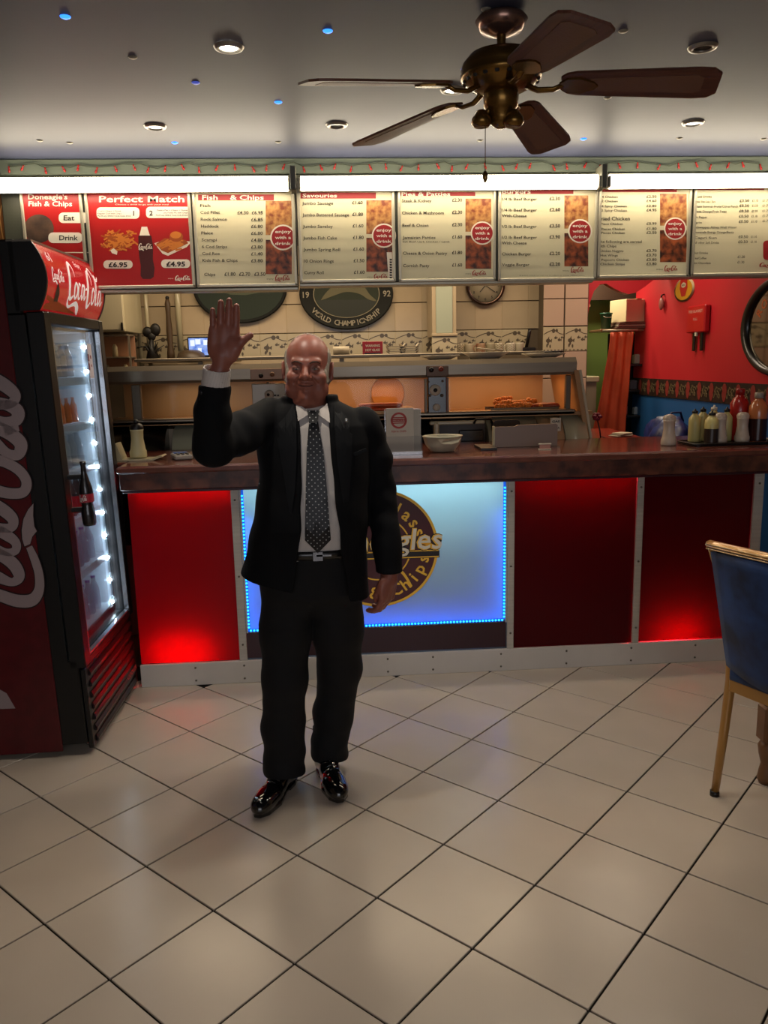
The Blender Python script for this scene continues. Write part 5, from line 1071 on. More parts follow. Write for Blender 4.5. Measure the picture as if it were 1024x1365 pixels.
# bowl with paper
t = thing('paper_lined_bowl', 'white octagonal bowl lined with paper on the counter', 'bowl', (.565, 3.965, CT))
V = []; pr_ = [(0, 0), (.035, .0), (.060, .004), (.088, .04), (.098, .075), (.103, .077), (.100, .082), (.090, .078), (.078, .03), (.02, .012)]
MB().lathe(pr_, n=10, sc=(1, .8)).build('bowl_body', mat('bowl_white', '#aba793', .35), t)
mb = MB(); rr = random.Random(4); n = 20
top = [(.093*math.cos(2*PI*i/n), .072*math.sin(2*PI*i/n), .072+rr.uniform(-.012, .012)) for i in range(n)]; bot = [(.04*math.cos(2*PI*i/n), .03*math.sin(2*PI*i/n), .03+rr.uniform(-.006, .006)) for i in range(n)]
mb.add(top+bot+[(0, 0, .034)], [(i, (i+1) % n, n+(i+1) % n, n+i) for i in range(n)]+[(n+i, n+(i+1) % n, 2*n) for i in range(n)]); mb.build('paper_lining', mat('lining_paper', '#bdb59c', .7), t)
mb = MB(); mb.add([(-.035, -.0885, .070), (.0, -.090, .072), (.06, -.078, .074), (.085, -.055, .073), (.07, -.066, .052), (.035, -.079, .045), (.0, -.080, .044), (-.02, -.082, .052)], [tuple(range(8))]); mb.build('paper_flap', mat('lining_paper', '#bdb59c', .7), t, weld=False)
# grey acrylic stand
t = thing('counter_screen', 'low grey-brown plastic screen standing on the counter before the range', 'screen', (1.02, 4.10, CT)); MB().prism([(-.165, 0), (-.165, .095), (-.158, .105), (-.06, .105), (-.045, .112), (.155, .114), (.165, .108), (.165, 0)], -.006, .006).build('plate', mat('screen_grey', '#7f6c62', .3, coat=.3), t); MB().box((0, .03, .004), (.32, .07, .008), .002).build('foot', m_cream, t); MB().box((-.17, .0, .055), (.010, .03, .11), .003).build('edge_bar', m_cream, t)
t = thing('card_stand', 'tiny clear card stand at the front of the counter screen', 'card stand', (1.075, 3.93, CT)); MB().box((0, 0, .014), (.055, .003, .028)).build('card', mat('card_pink', '#a8786a', .5), t); MB().box((0, .004, .028), (.062, .014, .004)).build('top_bar', m_dial, t); MB().box((0, .004, .002), (.062, .02, .004)).build('base', m_dial, t)
tag(MB().prism([(-.04, 0), (.04, 0), (.04, .012), (-.04, .012)], -.10, .10, 'xz').build('order_pad', m_kb, None, (.80, 4.06, CT)), 'flat black order pad behind the paper-lined bowl', 'pad')
# fridge end of the counter
t = shaker('cream waisted vinegar shaker with a dark knob at the fridge end of the counter', -.955, 4.0, .165, mat('shaker_cream', '#bdb48a', .35), m_cap, 'vinegar_shaker')
MB().ball((0, 0, .172), .014, 10, 8).build('knob', m_cap, t)
t.location.z += .012; t.location.x = -.935
t = thing('curved_dish', 'cream curved serving dish under the vinegar shaker', 'dish', (-.93, 3.99, CT)); MB().prism([(-.10, 0), (.075, 0), (.125, .018), (.115, .022), (.07, .008), (-.07, .008), (-.095, .085), (-.105, .085)], -.05, .05).build('dish_body', m_cream, t); MB().box((-.02, 0, -.0), (.14, .09, .004)).build('foot', mat('brown_foot', '#5a3a28', .5), t)
t = thing('card_reader', 'grey card payment terminal lying near the fridge end of the counter', 'card reader', (-.725, 3.985, CT), .35); MB().box((0, 0, .013), (.085, .14, .024), .006).build('body', mat('reader_grey', '#8f8a84', .4), t); MB().box((0, .03, .027), (.065, .05, .006), .002).build('screen', mat('reader_screen', '#20283a', .2, emit=(.2, .3, .6), strength=.15), t)
ky = MB().box((0, 0, 0), (.014, .010, .005), .002).mesh('key', m_kb)
for i in range(3):
    for j in range(4): link('key', ky, t, (-.022+i*.022, -.05+j*.016, .027))
MB().prism([(.045, .0), (.075, .012), (.072, .034), (.045, .02)], -.03, .05).build('side_cradle', mat('cradle_brown', '#7a6454', .4), t)

# ------------------------------------------------------------------ blue velvet chair and table pedestal
ch = thing('dining_chair', 'gold-framed dining chair with blue crushed velvet back and seat', 'chair', (1.47, 2.44, 0))
m_vel = mat('blue_velvet', '#071430', .7, col2='#17386a', scale=6, sheen=.05, bump=.2, bscale=30); m_gold = mat('gold_lacquer', '#a87a3c', .28, .35, coat=.5); m_gl = mat('pale_gilt', '#c9a878', .3, .4)  # m_gl: paler gold for the reeded lines of the top rail
# back frame runs from P0 to P1 (away from the photographer on the first side), chair faces (fx, fy)
ex, ey = .42, -.9075; fx_, fy_ = .9075, .42      # along the back, and the way it faces
def K(s, f, z): return (s*ex+f*fx_-.10, s*ey+f*fy_+.15, z)   # s along the back from the visible post
W_ = .44
for s in (.0, W_): MB().tube([K(s, -.02, 0), K(s, .012, .25), K(s, .03, .43), K(s, .02, .56), K(s-.0, -.045, .80), K(s, -.115, .945)], [.014, .017, .019, .017, .015, .013], 8).build('rear_leg', m_gold, ch)
for s in (.01, W_-.01):
    MB().tube([K(s, .40, 0), K(s, .40, .42)], [.013, .018], 8).build('front_leg', m_gold, ch)
ft = MB()
for s in (.0, W_): MB().lathe([(0, 0), (.017, 0), (.017, .018), (0, .018)], K(s, -.02, -.0), 8).build('foot_cap', m_kb, ch)
# upholstered back: curved slab with rounded top
V = []; F = []; NI, NJ = 13, 12
for side in (0, 1):
    for j in range(NJ):
        z = .50+.425*j/(NJ-1); fb = .0-(z-.52)*.27
        for i in range(NI):
            s = i/(NI-1); zz = z if j < NJ-1 else z+.0; bul = .018*math.sin(PI*s)*math.sin(PI*min(1, j/(NJ-1)+.05)); arch = .012*math.sin(PI*s)*(j/(NJ-1)); low = -.02*math.sin(PI*s)*(1-j/(NJ-1))
            V.append(K(.012+(W_-.024)*s, fb+(-.020-bul if side == 0 else .022+bul)-.0*s-.045*math.sin(PI*s), zz+arch+low))
def qi(side, j, i): return side*NI*NJ+j*NI+i
for j in range(NJ-1):
    for i in range(NI-1): F += [(qi(0, j, i), qi(0, j, i+1), qi(0, j+1, i+1), qi(0, j+1, i)), (qi(1, j, i), qi(1, j+1, i), qi(1, j+1, i+1), qi(1, j, i+1))]
for i in range(NI-1): F += [(qi(0, 0, i), qi(1, 0, i), qi(1, 0, i+1), qi(0, 0, i+1)), (qi(0, NJ-1, i), qi(0, NJ-1, i+1), qi(1, NJ-1, i+1), qi(1, NJ-1, i))]
for j in range(NJ-1): F += [(qi(0, j, 0), qi(0, j+1, 0), qi(1, j+1, 0), qi(1, j, 0)), (qi(0, j, NI-1), qi(1, j, NI-1), qi(1, j+1, NI-1), qi(0, j+1, NI-1))]
MB().add(V, F, True).build('backrest', m_vel, ch)
tp = [K(-.004+(W_+.008)*i/12, -.113-.045*math.sin(PI*i/12), +.945+.012*math.sin(PI*i/12)) for i in range(13)]
MB().tube(tp, .019, 8, flat=.75).build('top_rail', m_gold, ch)
for k in range(3): MB().tube([(p[0]-.018*fx_*1.02, p[1]-.018*fy_*1.02, p[2]+.004-k*.008) for p in tp], .0022, 5).build('reeded_line', m_gl, ch)
V = []; SP = [(.0, .02), (.02, .0), (W_-.02, .0), (W_, .02), (W_+.01, .40), (W_-.04, .44), (.04, .44), (-.01, .40)]
mb = MB(); z0, z1, z2 = .445, .485, .505
A = [K(s, f, z0) for s, f in SP]; B_ = [K(s, f, z1) for s, f in SP]; cxs, cfs = W_/2, .22; C_ = [K(cxs+(s-cxs)*.85, cfs+(f-cfs)*.85, z2) for s, f in SP]; n = 8
mb.add(A+B_+C_+[K(cxs, cfs, .512)], [tuple(range(n))[::-1]]+[(i, (i+1) % n, n+(i+1) % n, n+i) for i in range(n)]+[(n+i, n+(i+1) % n, 2*n+(i+1) % n, 2*n+i) for i in range(n)]+[(2*n+i, 2*n+(i+1) % n, 3*n) for i in range(n)], True)
mb.build('seat', m_vel, ch)
mb = MB(); A = [K(s, f, .405) for s, f in SP]; B_ = [K(s, f, .447) for s, f in SP]
mb.add(A+B_, [tuple(range(n))[::-1], tuple(range(n, 2*n))]+[(i, (i+1) % n, n+(i+1) % n, n+i) for i in range(n)]); mb.build('seat_frame', m_gold, ch)
t = thing('wooden_table', 'brown wooden table with a turned leg, mostly hidden behind the blue chair', 'table', (1.912, 2.31, 0))
m_ped = mat('pedestal_wood', '#6e4a2c', .4, noise=.2, scale=10)
MB().box((0, 0, .73), (.76, .76, .03), .006).build('tabletop', m_ped, t); MB().box((0, 0, .68), (.68, .68, .07), .004).build('apron', m_ped, t)
lg_ = MB().lathe([(0, 0), (.022, 0), (.03, .02), (.026, .05), (.02, .08), (.030, .12), (.034, .15), (.024, .17), (0, .17)], n=16).box((0, 0, .24), (.066, .066, .14), .008).lathe([(0, .31), (.026, .31), (.03, .36), (.022, .42), (.028, .60), (.026, .645), (0, .645)], n=16).mesh('leg', m_ped)
for sx in (-1, 1):
    for sy in (-1, 1): link('leg', lg_, t, (sx*.335, sy*.335, 0))
# ------------------------------------------------------------------ the man: distance fields turned into surfaces
def surface(fn, lo, hi, h, proj=2):
    """surface nets over a sparse grid: fn(points) -> signed distance"""
    lo = np.array(lo, float); hi = np.array(hi, float); nb = 8
    dims = (np.ceil((hi-lo)/h/nb).astype(int))*nb+1
    V = np.full(dims, 1e3, np.float32)
    B = (dims-1)//nb; bi = np.stack(np.meshgrid(*[np.arange(b) for b in B], indexing='ij'), -1).reshape(-1, 3)
    cen = lo+(bi+.5)*nb*h; d = np.concatenate([fn(cen[i:i+200000]) for i in range(0, len(cen), 200000)])
    act = bi[np.abs(d) < nb*h*.87*1.35+.012]; inside = bi[d <= -(nb*h*.87*1.35+.012)]
    for b in inside: V[b[0]*nb:b[0]*nb+nb+1, b[1]*nb:b[1]*nb+nb+1, b[2]*nb:b[2]*nb+nb+1] = -1e3
    o = np.stack(np.meshgrid(*[np.arange(nb+1)]*3, indexing='ij'), -1).reshape(-1, 3)
    for k in range(0, len(act), 400):
        idx = (act[k:k+400, None, :]*nb+o[None]).reshape(-1, 3); V[idx[:, 0], idx[:, 1], idx[:, 2]] = fn(lo+idx*h)
    S_ = V < 0; a = S_[:-1, :-1, :-1]; any_ = a.copy(); all_ = a.copy()
    for dx in (0, 1):
        for dy in (0, 1):
            for dz in (0, 1):
                c = S_[dx:dims[0]-1+dx, dy:dims[1]-1+dy, dz:dims[2]-1+dz]; any_ |= c; all_ &= c
    cells = np.argwhere(any_ & ~all_); vid = np.full(any_.shape, -1, np.int64); vid[tuple(cells.T)] = np.arange(len(cells))
    P = np.zeros((len(cells), 3)); cnt = np.zeros(len(cells))
    cor = [(dx, dy, dz) for dx in (0, 1) for dy in (0, 1) for dz in (0, 1)]
    val = {c: V[cells[:, 0]+c[0], cells[:, 1]+c[1], cells[:, 2]+c[2]] for c in cor}
    for c in cor:
        for ax in range(3):
            if c[ax]: continue
            e = list(c); e[ax] = 1; v0, v1 = val[c], val[tuple(e)]; m = (v0 < 0) != (v1 < 0); t = np.where(m, v0/np.where(m, v0-v1, 1), 0)
            q_ = np.tile(np.array(c, float), (len(cells), 1)); q_[:, ax] += t; P[m] += q_[m]; cnt[m] += 1
    P = lo+(cells+P/np.maximum(cnt, 1)[:, None])*h
    F = []
    for ax in range(3):
        s0 = [slice(None)]*3; s1 = [slice(None)]*3; s0[ax] = slice(0, -1); s1[ax] = slice(1, None); A, Bb = S_[tuple(s0)], S_[tuple(s1)]
        b_, c_ = [(1, 2), (2, 0), (0, 1)][ax]
        E_ = np.argwhere(A != Bb); ok = (E_[:, b_] > 0) & (E_[:, c_] > 0) & (E_[:, b_] < dims[b_]-1) & (E_[:, c_] < dims[c_]-1); E_ = E_[ok]
        flip = A[tuple(E_.T)]; q0 = []
        for (db, dc) in ((-1, -1), (0, -1), (0, 0), (-1, 0)):
            t = E_.copy(); t[:, b_] += db; t[:, c_] += dc; q0.append(vid[tuple(t.T)])
        Q = np.stack(q0, 1); Q[~flip] = Q[~flip][:, ::-1]; F.append(Q[(Q >= 0).all(1)])
    return P, np.concatenate(F)
def to_mesh(name, P, F, m):
    me = bpy.data.meshes.new(name); me.from_pydata(P.tolist(), [], F.tolist()); me.materials.append(m)
    me.polygons.foreach_set('use_smooth', [True]*len(me.polygons)); me.update(); return me
def smin(a, b, k):
    h_ = np.clip(.5+.5*(b-a)/k, 0, 1); return b*(1-h_)+a*h_-k*h_*(1-h_)
def smax(a, b, k): return -smin(-a, -b, k)
def sph(p, c, r): return np.linalg.norm(p-np.array(c), axis=1)-r
def ell(p, c, r, R=None):
    q_ = p-np.array(c)
    if R is not None: q_ = q_ @ R
    r = np.array(r); k0 = np.linalg.norm(q_/r, axis=1); k1 = np.linalg.norm(q_/(r*r), axis=1); return k0*(k0-1)/np.maximum(k1, 1e-9)
def cap(p, a, b, ra, rb):
    a = np.array(a, float); b = np.array(b, float); ab = b-a; t = np.clip((p-a) @ ab/(ab @ ab), 0, 1); return np.linalg.norm(p-a-t[:, None]*ab, axis=1)-(ra+(rb-ra)*t)
def chain(p, pts, rs, k=.01):
    d = None
    for i in range(len(pts)-1):
        c = cap(p, pts[i], pts[i+1], rs[i], rs[i+1]); d = c if d is None else smin(d, c, k)
    return d
def rz_(a): c, s = math.cos(a), math.sin(a); return np.array([[c, -s, 0], [s, c, 0], [0, 0, 1]])
def ry_m(a): c, s = math.cos(a), math.sin(a); return np.array([[c, 0, s], [0, 1, 0], [-s, 0, c]])
def rx_m(a): c, s = math.cos(a), math.sin(a); return np.array([[1, 0, 0], [0, c, -s], [0, s, c]])

# --- key joints in metres
YM = 2.78
HC = np.array([-.064, YM-.005, 1.553])              # head centre
SHR, ELR, WRR = (-.222, YM+.01, 1.385), (-.356, 2.50, 1.325), (-.324, 2.425, 1.545)
SHL, ELL, WRL = (.120, YM+.01, 1.355), (.178, 2.80, 1.10), (.192, 2.71, .835)
HIPR, KNR, ANR = (-.150, YM, .86), (-.186, 2.77, .48), (-.205, 2.828, .09)
HIPL, KNL, ANL = (.000, YM, .86), (.010, 2.85, .48), (-.054, 2.905, .09)
# torso section by height: centre x, centre y, half width, half depth
TZ = [.74, .84, .93, 1.02, 1.12, 1.22, 1.30, 1.36, 1.405, 1.44]
TX = [-.072, -.072, -.068, -.062, -.056, -.052, -.052, -.055, -.058, -.060]
TY = [YM, YM, YM-.005, YM-.015, YM-.012, YM-.005, YM, YM+.005, YM+.01, YM+.012]
TA = [.160, .160, .158, .162, .166, .170, .175, .168, .125, .075]
TB = [.118, .122, .128, .140, .138, .128, .118, .105, .085, .065]
def torso(p, grow=0, e=2.4, fx=0, fy=0):
    z = p[:, 2]; cx = np.interp(z, TZ, TX); cy = np.interp(z, TZ, TY); a = np.interp(z, TZ, TA)+grow+fx; b = np.interp(z, TZ, TB)+grow+fy
    q_ = (np.abs((p[:, 0]-cx)/a)**e+np.abs((p[:, 1]-cy)/b)**e)**(1/e); return (q_-1)*np.minimum(a, b)*.95
def front_y(x, z, grow=0, e=2.4):
    cx = np.interp(z, TZ, TX); cy = np.interp(z, TZ, TY); a = np.interp(z, TZ, TA)+grow; b = np.interp(z, TZ, TB)+grow
    return cy-b*(1-min(.999, abs((x-cx)/a))**e)**(1/e)

def head(p):
    q_ = (p-HC) @ ry_m(math.radians(2.0)) @ rz_(math.radians(-3))
    d = ell(q_, (0, .012, .030), (.0745, .092, .086))
    d = smin(d, ell(q_, (0, -.012, -.030), (.068, .078, .080)), .02)
    d = smin(d, ell(q_, (0, -.014, -.074), (.064, .066, .045)), .02)
    for s in (-1, 1):
        d = smin(d, ell(q_, (s*.040, -.060, -.030), (.027, .026, .022)), .014)
        d = smin(d, ell(q_, (s*.050, -.040, -.070), (.022, .03, .028)), .02)
    d = smin(d, sph(q_, (0, -.074, -.094), .019), .018)
    d = smin(d, ell(q_, (0, -.030, -.112), (.055, .05, .026)), .02)
    d = smin(d, cap(q_, (-.040, -.070, .022), (-.012, -.080, .018), .0075, .008), .016); d = smin(d, cap(q_, (.040, -.070, .022), (.012, -.080, .018), .0075, .008), .016)
    for s in (-1, 1): d = smax(d, -ell(q_, (s*.031, -.097, .001), (.016, .0125, .009)), .012)
    d = smin(d, chain(q_, [(0, -.078, .010), (0, -.092, -.010), (0, -.104, -.027)], [.008, .0095, .0145], .006), .007)
    for s in (-1, 1):
        d = smin(d, sph(q_, (s*.0158, -.090, -.031), .0088), .005)
        d = smin(d, ell(q_, (s*.031, -.0735, .0005), (.0155, .0125, .0105)), .004)
        d = smax(d, -cap(q_, (s*.019, -.0885, -.028), (s*.038, -.078, -.048), .0026, .0032), .006)   # smile folds
        d = smax(d, -cap(q_, (s*.018, -.0862, -.0015), (s*.044, -.0775, .0005), .0008, .0008), .0025)   # lid crease
        d = smax(d, -cap(q_, (s*.018, -.087, -.012), (s*.042, -.080, -.013), .001, .001), .004)       # pouch under the eye
    d = smin(d, chain(q_, [(-.026, -.080, -.051), (-.008, -.0875, -.0515), (0, -.088, -.053), (.008, -.0875, -.0515), (.026, -.080, -.051)], [.003, .0048, .0042, .0048, .003], .003), .004)
    d = smin(d, chain(q_, [(-.022, -.080, -.061), (0, -.0865, -.064), (.022, -.080, -.061)], [.003, .0055, .003], .003), .004)
    d = smax(d, -chain(q_, [(-.033, -.080, -.049), (-.014, -.0905, -.0570), (.014, -.0905, -.0570), (.033, -.080, -.049)], [.0018, .0020, .0020, .0018], .002), .0025)
    for z_, w_ in ((.040, .028), (.052, .032), (.064, .026)): d = smax(d, -chain(q_, [(-w_, -.074-.0, z_), (0, -.086+(z_-.04)*.25, z_+.003), (w_, -.074, z_)], [.0006]*3, .002), .004)
    for s in (-1, 1):
        R_ = rz_(s*.35) @ ry_m(s*.12)
        e_ = ell(q_, (s*.080, .010, -.008), (.009, .021, .032), R_); e_ = smax(e_, -ell(q_, (s*.089, .004, -.004), (.007, .012, .020), R_), .004)
        d = smin(d, e_, .006); d = smin(d, sph(q_, (s*.079, .002, -.034), .008), .006)
    d = smin(d, cap(p, HC+np.array([0, .015, -.07]), (-.062, YM+.02, 1.36), .058, .062), .03)
    return d
def hand(p, W, D, N, T, curl, spread, sc_=1.0, thumb=None, lens=(.074, .082, .076, .060)):
    """palm and five fingers: W wrist, D along the hand, N out of the palm, T towards the thumb side"""
    W, D, N, T = [np.array(v, float) for v in (W, D, N, T)]; D /= np.linalg.norm(D); T -= D*(T @ D); T /= np.linalg.norm(T); N2 = np.cross(D, T); N = N2 if N2 @ N > 0 else -N2
    Rm = np.stack([T, N, D], 1); q_ = (p-W) @ Rm/sc_
    d = ell(q_, (.004, .0, .045), (.044, .0165, .052)); d = smin(d, cap(q_, (-.026, 0, .02), (-.030, 0, .078), .014, .011), .012); d = smin(d, cap(q_, (.018, 0, .03), (.029, 0, .084), .016, .0115), .012)
    d = smin(d, cap(q_, (0, 0, .04), (0, 0, .084), .015, .012), .012)
    d = smin(d, cap(q_, (-.003, 0, -.028), (0, 0, .01), .022, .026), .018)
    d = smin(d, ell(q_, (.028, .010, .034), (.018, .014, .028)), .010)       # ball of the thumb
    base = [(.031, 0, .086), (.0105, 0, .090), (-.0105, 0, .087), (-.030, 0, .079)]
    for i in range(4):
        a0 = spread[i]; c = curl[i]; b = np.array(base[i]); L_ = lens[i]; pts = [b]; ang = 0; rs = [.0100, .0097, .0092, .0078] if i < 3 else [.0086, .0082, .0077, .0066]
        for f, cc in ((.46, c*.8), (.30, c*1.1), (.24, c*.8)):
            ang += cc; v = np.array([math.sin(a0)*math.cos(ang), math.sin(ang), math.cos(a0)*math.cos(ang)]); pts.append(pts[-1]+v*L_*f)
        f_ = chain(q_, pts, rs, .002); d = smin(d, f_, .0035)
    th = thumb or [(.030, .008, .022), (.050, .010, .048), (.066, .008, .068), (.080, .006, .084)]
    d = smin(d, chain(q_, th, [.014, .0125, .0108, .0085], .004), .008)
    return d*sc_
HW = aty(296.5, 480, 2.42)
def hand_r(p):
    g = 24/1.0
    return hand(p, HW, (.12, -.02, 1), (0, -1, -.05), (1, 0, 0), (.10, .08, .10, .10), (-.02, -.01, -.02, -.05), 1.08, [(.026, .008, .010), (.037, .012, .034), (.051, .008, .056), (.071, .004, .073)], (.060, .069, .065, .051))
def hand_l(p):
    return hand(p, (.196, 2.700, .835), (-.16, -.03, -1), (-.72, .66, 0), (-.62, -.78, 0), (.52, .58, .64, .70), (.02, .0, -.02, -.05), 1.0, [(.026, .006, .022), (.034, .016, .050), (.030, .026, .074), (.022, .030, .092)])
def body(p):
    d = smax(smax(torso(p, -.012), .76-p[:, 2], .02), p[:, 2]-1.41, .02); d = smin(d, ell(p, (-.075, YM+.01, .83), (.155, .105, .11)), .03); d = smin(d, ell(p, (-.055, YM+.02, 1.37), (.17, .08, .06)), .03)
    d = smin(d, chain(p, [SHR, ELR, WRR], [.050, .042, .027], .015), .03); d = smin(d, chain(p, [SHL, ELL, WRL], [.050, .040, .027], .015), .03)
    d = smin(d, chain(p, [HIPR, KNR, ANR], [.078, .054, .034], .02), .02); d = smin(d, chain(p, [HIPL, KNL, ANL], [.078, .054, .034], .02), .02)
    for a, t_ in ((ANR, (-.262, 2.68, .040)), (ANL, (-.018, 2.74, .040))): d = smin(d, cap(p, (a[0], a[1], .048), t_, .030, .024), .01)
    d = smin(d, head(p), .02)
    m = (p[:, 2] > 1.45) & (p[:, 0] < -.2)
    if m.any(): d[m] = smin(d[m], hand_r(p[m]), .012)
    m = (p[:, 2] < .95) & (p[:, 0] > .05)
    if m.any(): d[m] = smin(d[m], hand_l(p[m]), .012)
    return d
m_skin = mat('skin', '#925747', .42, sss=.12, noise=.10, scale=35, bump=.12, bscale=420)
P, F = surface(body, (-.47, 2.34, 0.0), (.30, 3.02, 1.80), .0032)
man = link('person', to_mesh('person', P, F, m_skin)); tag(man, 'balding man in a black suit and spotted tie, raising one open palm', 'person')

# --- shirt
def shirt(p):
    d = torso(p, .004); d = smax(d, .90-p[:, 2], .004); d = smax(d, p[:, 2]-1.43, .01)
    d += .0012*np.sin(p[:, 2]*70+p[:, 0]*30)*(p[:, 2] < 1.15)
    c = cap(p, (-.062, YM+.015, 1.395), (-.064, YM+.022, 1.455), .069, .062); c = smax(c, -cap(p, (-.062, YM+.015, 1.38), (-.064, YM+.022, 1.50), .064, .057), .002); c = smax(c, (p[:, 2]-1.452-(p[:, 1]-YM)*.35), .002); c = smax(c, 1.38-p[:, 2], .004)
    return np.minimum(d, c)
P, F = surface(shirt, (-.27, 2.60, .88), (.15, 2.94, 1.50), .0045)
m_shirt = mat('shirt_white', '#d2c9c2', .65, noise=.05, scale=60, bump=.1, bscale=40)
sb_ = m_shirt.node_tree; w_ = sb_.nodes.new('ShaderNodeTexWave'); w_.inputs['Scale'].default_value = 110; w_.bands_direction = 'X'; tc = sb_.nodes.new('ShaderNodeTexCoord'); sb_.links.new(tc.outputs['Object'], w_.inputs['Vector'])
mx = sb_.nodes.new('ShaderNodeMix'); mx.data_type = 'RGBA'; mx.inputs['A'].default_value = hexc('#d2c9c2'); mx.inputs['B'].default_value = hexc('#a8a099'); mr_ = sb_.nodes.new('ShaderNodeMapRange'); mr_.inputs[1].default_value = .75; mr_.inputs[2].default_value = .9; sb_.links.new(w_.outputs['Fac'], mr_.inputs[0]); sb_.links.new(mr_.outputs[0], mx.inputs['Factor']); sb_.links.new(mx.outputs['Result'], sb_.nodes['Principled BSDF'].inputs['Base Color'])
shirt_o = link('shirt', to_mesh('shirt', P, F, m_shirt), man)
def cuff(p, a, b, r):
    d = cap(p, a, b, r, r*.96); d = smax(d, -cap(p, np.array(a)-(np.array(b)-np.array(a))*.5, np.array(b)+(np.array(b)-np.array(a))*.5, r-.005, r-.006), .001)
    n_ = (np.array(b)-np.array(a)); n_ = n_/np.linalg.norm(n_); return smax(smax(d, (p-np.array(b)) @ n_, .002), -(p-np.array(a)) @ n_, .002)
P, F = surface(lambda p: cuff(p, (-.331, 2.437, 1.503), (-.320, 2.420, 1.562), .042), (-.40, 2.36, 1.48), (-.27, 2.50, 1.60), .003); link('cuff', to_mesh('cuff', P, F, m_shirt), shirt_o)
def proj_strip(name, m, pts, off, thick, grow, par, sub=3):
    """flat cloth piece laid on the chest: polygon in x, z put on the torso front"""
    n = len(pts); cx = sum(p_[0] for p_ in pts)/n; cz = sum(p_[1] for p_ in pts)/n
    bm = bmesh.new(); vs = [bm.verts.new((x, 0, z)) for x, z in pts]; f = bm.faces.new(vs); bmesh.ops.triangulate(bm, faces=[f])
    for _ in range(sub): bmesh.ops.subdivide_edges(bm, edges=[e for e in bm.edges if e.calc_length() > .012], cuts=1, use_grid_fill=False); bmesh.ops.triangulate(bm, faces=bm.faces)
    for v in bm.verts: v.co.y = front_y(v.co.x, v.co.z, grow)-off
    r = bmesh.ops.extrude_face_region(bm, geom=list(bm.faces))
    for v in [g_ for g_ in r['geom'] if isinstance(g_, bmesh.types.BMVert)]: v.co.y -= thick
    bmesh.ops.recalc_face_normals(bm, faces=bm.faces); me = bpy.data.meshes.new(name); bm.to_mesh(me); bm.free(); me.materials.append(m)
    return link(name, me, par)
def px(*pp): return [(aty(u, v, 2.655)[0], aty(u, v, 2.655)[2]) for u, v in pp]
# tie with small white spots
m_tie = mat('tie_black', '#0e0f14', .45)
nt = m_tie.node_tree; vo = nt.nodes.new('ShaderNodeTexVoronoi'); vo.inputs['Scale'].default_value = 70; vo.inputs['Randomness'].default_value = 0; tc = nt.nodes.new('ShaderNodeTexCoord'); mp = nt.nodes.new('ShaderNodeMapping'); mp.inputs['Rotation'].default_value = (0, math.radians(45), 0); mp.inputs['Scale'].default_value = (1, 0, 1)
nt.links.new(tc.outputs['Object'], mp.inputs[0]); nt.links.new(mp.outputs[0], vo.inputs['Vector']); lt = nt.nodes.new('ShaderNodeMath'); lt.operation = 'LESS_THAN'; lt.inputs[1].default_value = .14; nt.links.new(vo.outputs['Distance'], lt.inputs[0])
mx = nt.nodes.new('ShaderNodeMix'); mx.data_type = 'RGBA'; mx.inputs['A'].default_value = hexc('#0e0f14'); mx.inputs['B'].default_value = hexc('#a8a8a8'); nt.links.new(lt.outputs[0], mx.inputs['Factor']); nt.links.new(mx.outputs['Result'], nt.nodes['Principled BSDF'].inputs['Base Color'])
tie = proj_strip('tie', m_tie, px((412, 562), (424, 562), (431, 600), (436, 650), (441, 717), (424, 735), (407, 717), (408, 650), (409, 600)), .008, .004, .004, man)
kn = px((409, 548), (426, 548), (423, 564), (413, 564)); o = proj_strip('knot', m_tie, kn, .012, .012, .004, tie, 2)
for (pts) in (((391, 531), (402, 543), (415, 551), (397, 562), (391, 548)), ((444, 528), (434, 541), (421, 551), (441, 565), (447, 548))): proj_strip('collar_point', m_shirt, px(*pts), .0125, .003, .004, shirt_o, 2)
for v_ in (640,): pass
# --- trousers
def trousers(p):
    z = p[:, 2]; d = smax(torso(p, .006), z-.925, .006); d = smax(d, .76-z, .03); d = smin(d, ell(p, (-.078, YM+.012, .81), (.172, .130, .125)), .03); d = smax(d, z-.925, .004)
    r_ = chain(p, [(-.155, YM, .82), (-.178, 2.775, .62), (-.188, 2.765, .45), (-.203, 2.79, .26), (-.206, 2.80, .085)], [.100, .090, .079, .076, .079], .03)
    l_ = chain(p, [(-.000, YM, .82), (.008, 2.80, .62), (.012, 2.84, .45), (-.016, 2.885, .26), (-.040, 2.90, .085)], [.102, .092, .079, .073, .072], .03)
    legs = np.minimum(r_, l_); legs = np.where(z > .72, smin(r_, l_, .02), legs); d = smin(d, legs, .03)
    a = np.clip((.5-z)/.4, 0, 1)
    d += .0035*np.sin(z*46+p[:, 0]*22+p[:, 1]*9)*a+.002*np.sin(z*85-p[:, 0]*40)*np.clip((.25-z)/.2, 0, 1)+.0018*np.sin(z*40+np.abs(p[:, 0]+.08)*50)*(z > .65)
    cut = .052+(p[:, 1]-2.80)*.10*0
    hem = np.where(p[:, 0] < -.125, .040+(2.88-p[:, 1])*.22, .040+(2.97-p[:, 1])*.22)
    return smax(d, hem-z, .004)
P, F = surface(trousers, (-.32, 2.62, .03), (.14, 3.06, .95), .0048)
m_suit = mat('suit_black', '#06070b', .85, spec=.25, noise=.15, scale=40, bump=.15, bscale=300); m_trs = mat('trouser_black', '#050508', .85, sheen=0, bump=.1, bscale=300)
trs = link('trousers', to_mesh('trousers', P, F, m_trs), man)
